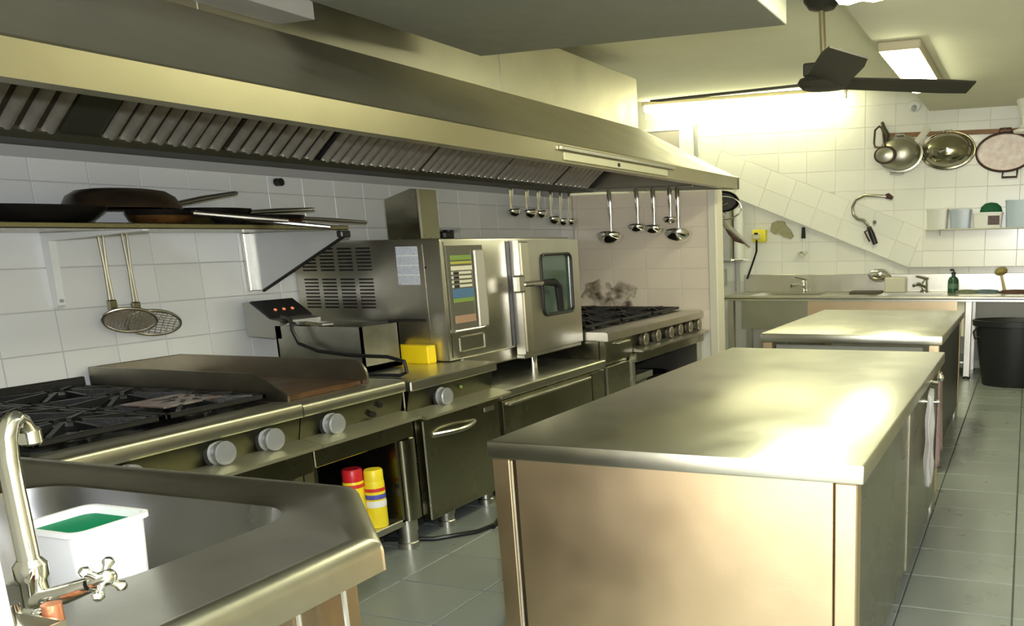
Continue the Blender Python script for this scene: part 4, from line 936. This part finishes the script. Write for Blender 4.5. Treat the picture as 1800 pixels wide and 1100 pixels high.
MB().tube([(-.36, WY - .03, 2.553), (-.35, WY - .045, 2.60), (-.24, WY - .045, 2.60), (-.23, WY - .03, 2.553)], .010, 8).build('handle', rust_m, pa)

al = thing('wall_alarm', 'small round white alarm high on the back wall', 'alarm', (-1.26, WY, 2.84))
MB().lathe([(.075, 0), (.075, .03), (.06, .05), (.03, .055)], (-1.26, WY, 2.89), (0, -1, 0), n=20, ey=.8).build('base', white_p, al)
MB().lathe([(.03, .05), (.03, .09), (.02, .10)], (-1.26, WY, 2.885), (0, -1, -.3), n=14).build('sounder', grey_p, al)
jl = thing('hanging_globe', 'white rounded glazed cover hanging at the right edge', 'lamp cover', (-.04, 9.7, 2.57))
MB().lathe([(.16, 0), (.165, .02), (.10, .045), (.085, .09), (.11, .20), (.145, .30), (.14, .40), (.09, .47), (.02, .50)], (-.045, 9.7, 2.515), n=28).build('cover', lamp_w, jl)
MB().cyl((-.045, 9.7, 3.005), (-.045, 9.7, 2.83), .008, n=8).build('hanging_rod', white_p, jl)

hs = thing('rinse_hose', 'flexible steel rinse spray hose hung on the back wall', 'hose', (-1.75, WY - .03, 1.42))
ctrl = [(-1.53, 1.94), (-1.66, 1.955), (-1.79, 1.962), (-1.89, 1.92), (-1.935, 1.84), (-1.925, 1.755), (-1.87, 1.705), (-1.80, 1.69), (-1.76, 1.65), (-1.735, 1.60)]
MB().tube([(x, WY - .035 - .02 * math.sin(i), z) for i, (x, z) in enumerate(ctrl)], .017, 10).build('hose', M('hose_steel', (.33, .31, .25), .35, .9), hs)
MB().tube([(-1.735, WY - .05, 1.61), (-1.70, WY - .06, 1.53), (-1.655, WY - .06, 1.42)], [.026, .034, .030], 12).build('spray_gun', black_p, hs)
MB().tube([(-1.70, WY - .075, 1.60), (-1.78, WY - .085, 1.56), (-1.72, WY - .085, 1.45)], .011, 8).build('trigger', rust_m, hs)
MB().cyl((-1.67, WY - .01, 1.665), (-1.67, WY - .06, 1.665), .022, n=12).build('wall_clip', chrome, hs)
MB().tube([(-1.55, WY, 1.945), (-1.53, WY - .03, 1.95), (-1.48, WY - .05, 1.925)], [.03, .032, .022], 12).build('wall_connector', rust_m, hs)

# shelf of plastic containers
sf = thing('small_wall_shelf', 'narrow pale shelf under the plastic containers on the back wall', 'shelf', (-.45, WY - .08, 1.56))
MB().box(-1.10, .35, WY - .17, WY - .001, 1.560, 1.572, .003).build('shelf_board', cream_p, sf)
for x in (-.95, .2): MB().prism([(WY - .001, 1.56), (WY - .12, 1.56), (WY - .001, 1.50)], 'x', x, x + .012).build('bracket', cream_p, sf)
def cont(x0, x1, h, mat, label, lid=None, tp=.012):
    t = thing('food_container', label, 'container', ((x0 + x1) / 2, WY - .09, 1.573), 'plastic containers on the back wall shelf')
    cx, hx_ = (x0 + x1) / 2, (x1 - x0) / 2
    lm, n_ = loft([(rr(cx, WY - .085, hx_ - tp, .068, .02, 4), 1.573), (rr(cx, WY - .085, hx_, .078, .022, 4), 1.573 + h), (rr(cx, WY - .085, hx_ - .006, .072, .02, 4), 1.573 + h), (rr(cx, WY - .085, hx_ - tp - .006, .062, .018, 4), 1.58)])
    lm.f.append(tuple(range(n_))[::-1]); lm.f.append(tuple(range(3 * n_, 4 * n_)))
    lm.build('tub_body', mat, t)
    MB().prism(rr(cx, WY - .085, hx_ + .006, .084, .024, 4), 'z', 1.573 + h - .018, 1.573 + h - .008).build('rim', mat, t)
    return t
cont(-1.08, -.855, .215, M('milky_plastic', (.74, .74, .66), .3, trans=.15), 'empty milky container leftmost on the back wall shelf')
cont(-.835, -.61, .205, blue_p, 'bluish clear container second on the back wall shelf')
c3 = cont(-.59, -.28, .165, M('white_tub_plastic', (.78, .78, .72), .35), 'white tub with dark label and green cloth on the back wall shelf')
MB().box(-.43, -.31, WY - .168, WY - .160, 1.605, 1.70).build('label', M('dark_label', (.14, .08, .07), .5, var=.6, vscale=40), c3)
cont(-.255, .10, .285, M('blue_tub_plastic', (.48, .60, .66), .3, trans=.2), 'tall blue container rightmost on the back wall shelf')
gcl = MB().lathe([(1, 0), (1.02, .02), (.9, .07), (.55, .105), (.1, .115)], (-.405, WY - .085, 1.725), n=20, ex=.115, ey=.06).build('green_cloth', green_c); tag(gcl, 'bunched green cloth sitting in the white tub', 'cloth')

# ------------------------------------------------------------------ things under the stairs
RY = 10.199
cbn = thing('wall_cabinet', 'steel wall cabinet in the corner under the stairs', 'cabinet', (-3.5, 10.0, 1.235))
MB().box(-3.72, -3.40, 10.0, RY, 1.24, 1.90, .006).build('body', steel, cbn)
MB().box(-3.715, -3.405, 9.985, 10.0, 1.25, 1.89, .004).build('door', steel, cbn)
pt = thing('paper_roll_tube', 'white vertical tube beside the steel wall cabinet', 'tube', (-3.335, 10.1, 1.26))
MB().cyl((-3.335, 10.12, 1.27), (-3.335, 10.12, 1.87), .06, n=22).build('tube', white_p, pt)
MB().box(-3.40, -3.27, 10.06, RY, 1.25, 1.272, .004).build('base_plate', chrome, pt)
pp_ = tag(MB().tube([(-3.37, 10.15, .88), (-3.37, 10.15, 1.235)], .03, 12).build('water_pipe', grey_p), 'grey vertical pipe below the steel wall cabinet', 'pipe')
eb = thing('socket_box', 'grey-green double socket box beside the far pipe', 'socket', (-3.6, RY, 1.0))
MB().box(-3.74, -3.52, 10.12, RY, .95, 1.15, .01).build('body', M('grey_green_box', (.50, .52, .42), .5), eb)
for z in (1.0, 1.08): MB().box(-3.69, -3.58, 10.112, 10.121, z - .022, z + .022, .003).build('socket_face', cream_p, eb)
ys_ = thing('yellow_socket', 'yellow plug box with dark cord on the wall under the stairs', 'socket', (-3.08, RY, 1.46))
MB().box(-3.165, -2.99, 10.10, RY, 1.465, 1.615, .02, 2).build('body', M('yellow_socket_plastic', (.80, .72, .06), .4), ys_)
MB().box(-3.14, -3.06, 10.06, 10.101, 1.50, 1.57, .01).build('plug', cream_p, ys_)
MB().box(-3.12, -3.07, 10.05, 10.062, 1.555, 1.58, .004).build('switch', black_p, ys_)
MB().tube([(-3.10, 10.09, 1.49), (-3.11, 10.12, 1.36), (-3.17, 10.15, 1.22), (-3.22, 10.16, 1.10), (-3.25, 10.16, 1.03)], .012, 8).build('cord', black_p, ys_)
m = MB(); random.seed(11)
pts = [(-2.95, 1.60), (-2.93, 1.69), (-2.86, 1.715), (-2.78, 1.705), (-2.76, 1.66), (-2.70, 1.60), (-2.665, 1.53), (-2.70, 1.495), (-2.78, 1.52), (-2.84, 1.56), (-2.90, 1.555)]
m.prism(pts[::-1], 'y', RY - .03, RY - .002)
rg = m.build('cleaning_rag', rag_m); tag(rg, 'olive cleaning rag stuck on the wall under the stairs', 'rag')
sl_ = thing('small_ladle', 'small ladle with black grip hanging under the stairs', 'ladle', (-2.54, RY - .03, 1.3))
MB().tube([(-2.54, RY - .03, 1.63), (-2.54, RY - .03, 1.50)], [.02, .028], 10).build('grip', black_p, sl_)
MB().tube([(-2.54, RY - .03, 1.51), (-2.54, RY - .03, 1.33)], .008, 8).build('stem', white_p, sl_)
MB().lathe([(.004, -.045), (.035, -.038), (.058, -.012), (.062, .0), (.054, 0), (.03, -.03), (.004, -.037)], (-2.54, RY - .07, 1.335), (0, -.3, 1), n=20, cap=False).build('bowl', chrome, sl_)

# utensils hanging on the far side of the end wall
hp_ = thing('hanging_pan', 'black pan with wire rim hanging behind the end wall corner', 'pan', (-2.78, 8.0, 1.75))
MB().lathe([(.15, 0), (.16, .03), (.15, .034), (.13, .008), (.004, .006)], (-2.80, 8.02, 1.86), (.55, -1, 0), n=30, ey=.62, cap=False).build('pan_body', pan_k, hp_)
MB().tube([Vector((-2.80, 8.02, 1.80)) + Vector((1, .55, 0)).normalized() * .17 * math.cos(2 * PI * k / 30) + Vector((0, 0, 1)) * .105 * math.sin(2 * PI * k / 30) + Vector((.03, -.05, 0)) for k in range(30)], .007, 8, closed=True).build('wire_rim', chrome, hp_)
MB().tube([(-2.74, 7.95, 1.745), (-2.88, 7.98, 1.80), (-2.72, 7.93, 1.84)], .006, 8).build('wire_bail', chrome, hp_)
MB().tube([(-2.80, 8.05, 1.95), (-2.82, 7.9, 1.97), (-2.80, 7.77, 1.97)], .012, 8).build('hanging_arm', rust_m, hp_)
tg = thing('steel_tongs', 'dark steel tongs hanging at a slant behind the end wall corner', 'tongs', (-2.76, 8.2, 1.4))
MB().tube([(-2.93, 8.24, 1.77), (-2.82, 8.24, 1.62), (-2.60, 8.24, 1.43)], [.02, .024, .012], 10, sx=1.4, sy=.6).build('arm', pan_g, tg)
MB().tube([(-2.93, 8.24, 1.77), (-2.80, 8.24, 1.57), (-2.74, 8.24, 1.51), (-2.63, 8.24, 1.46)], [.016, .02, .022, .010], 10, sx=1.4, sy=.6).build('arm', rust_m, tg)
MB().tube([(-2.93, 8.24, 1.77), (-3.0, 8.1, 1.80), (-3.0, 7.755, 1.84)], .010, 8).build('hanging_arm', rust_m, tg)
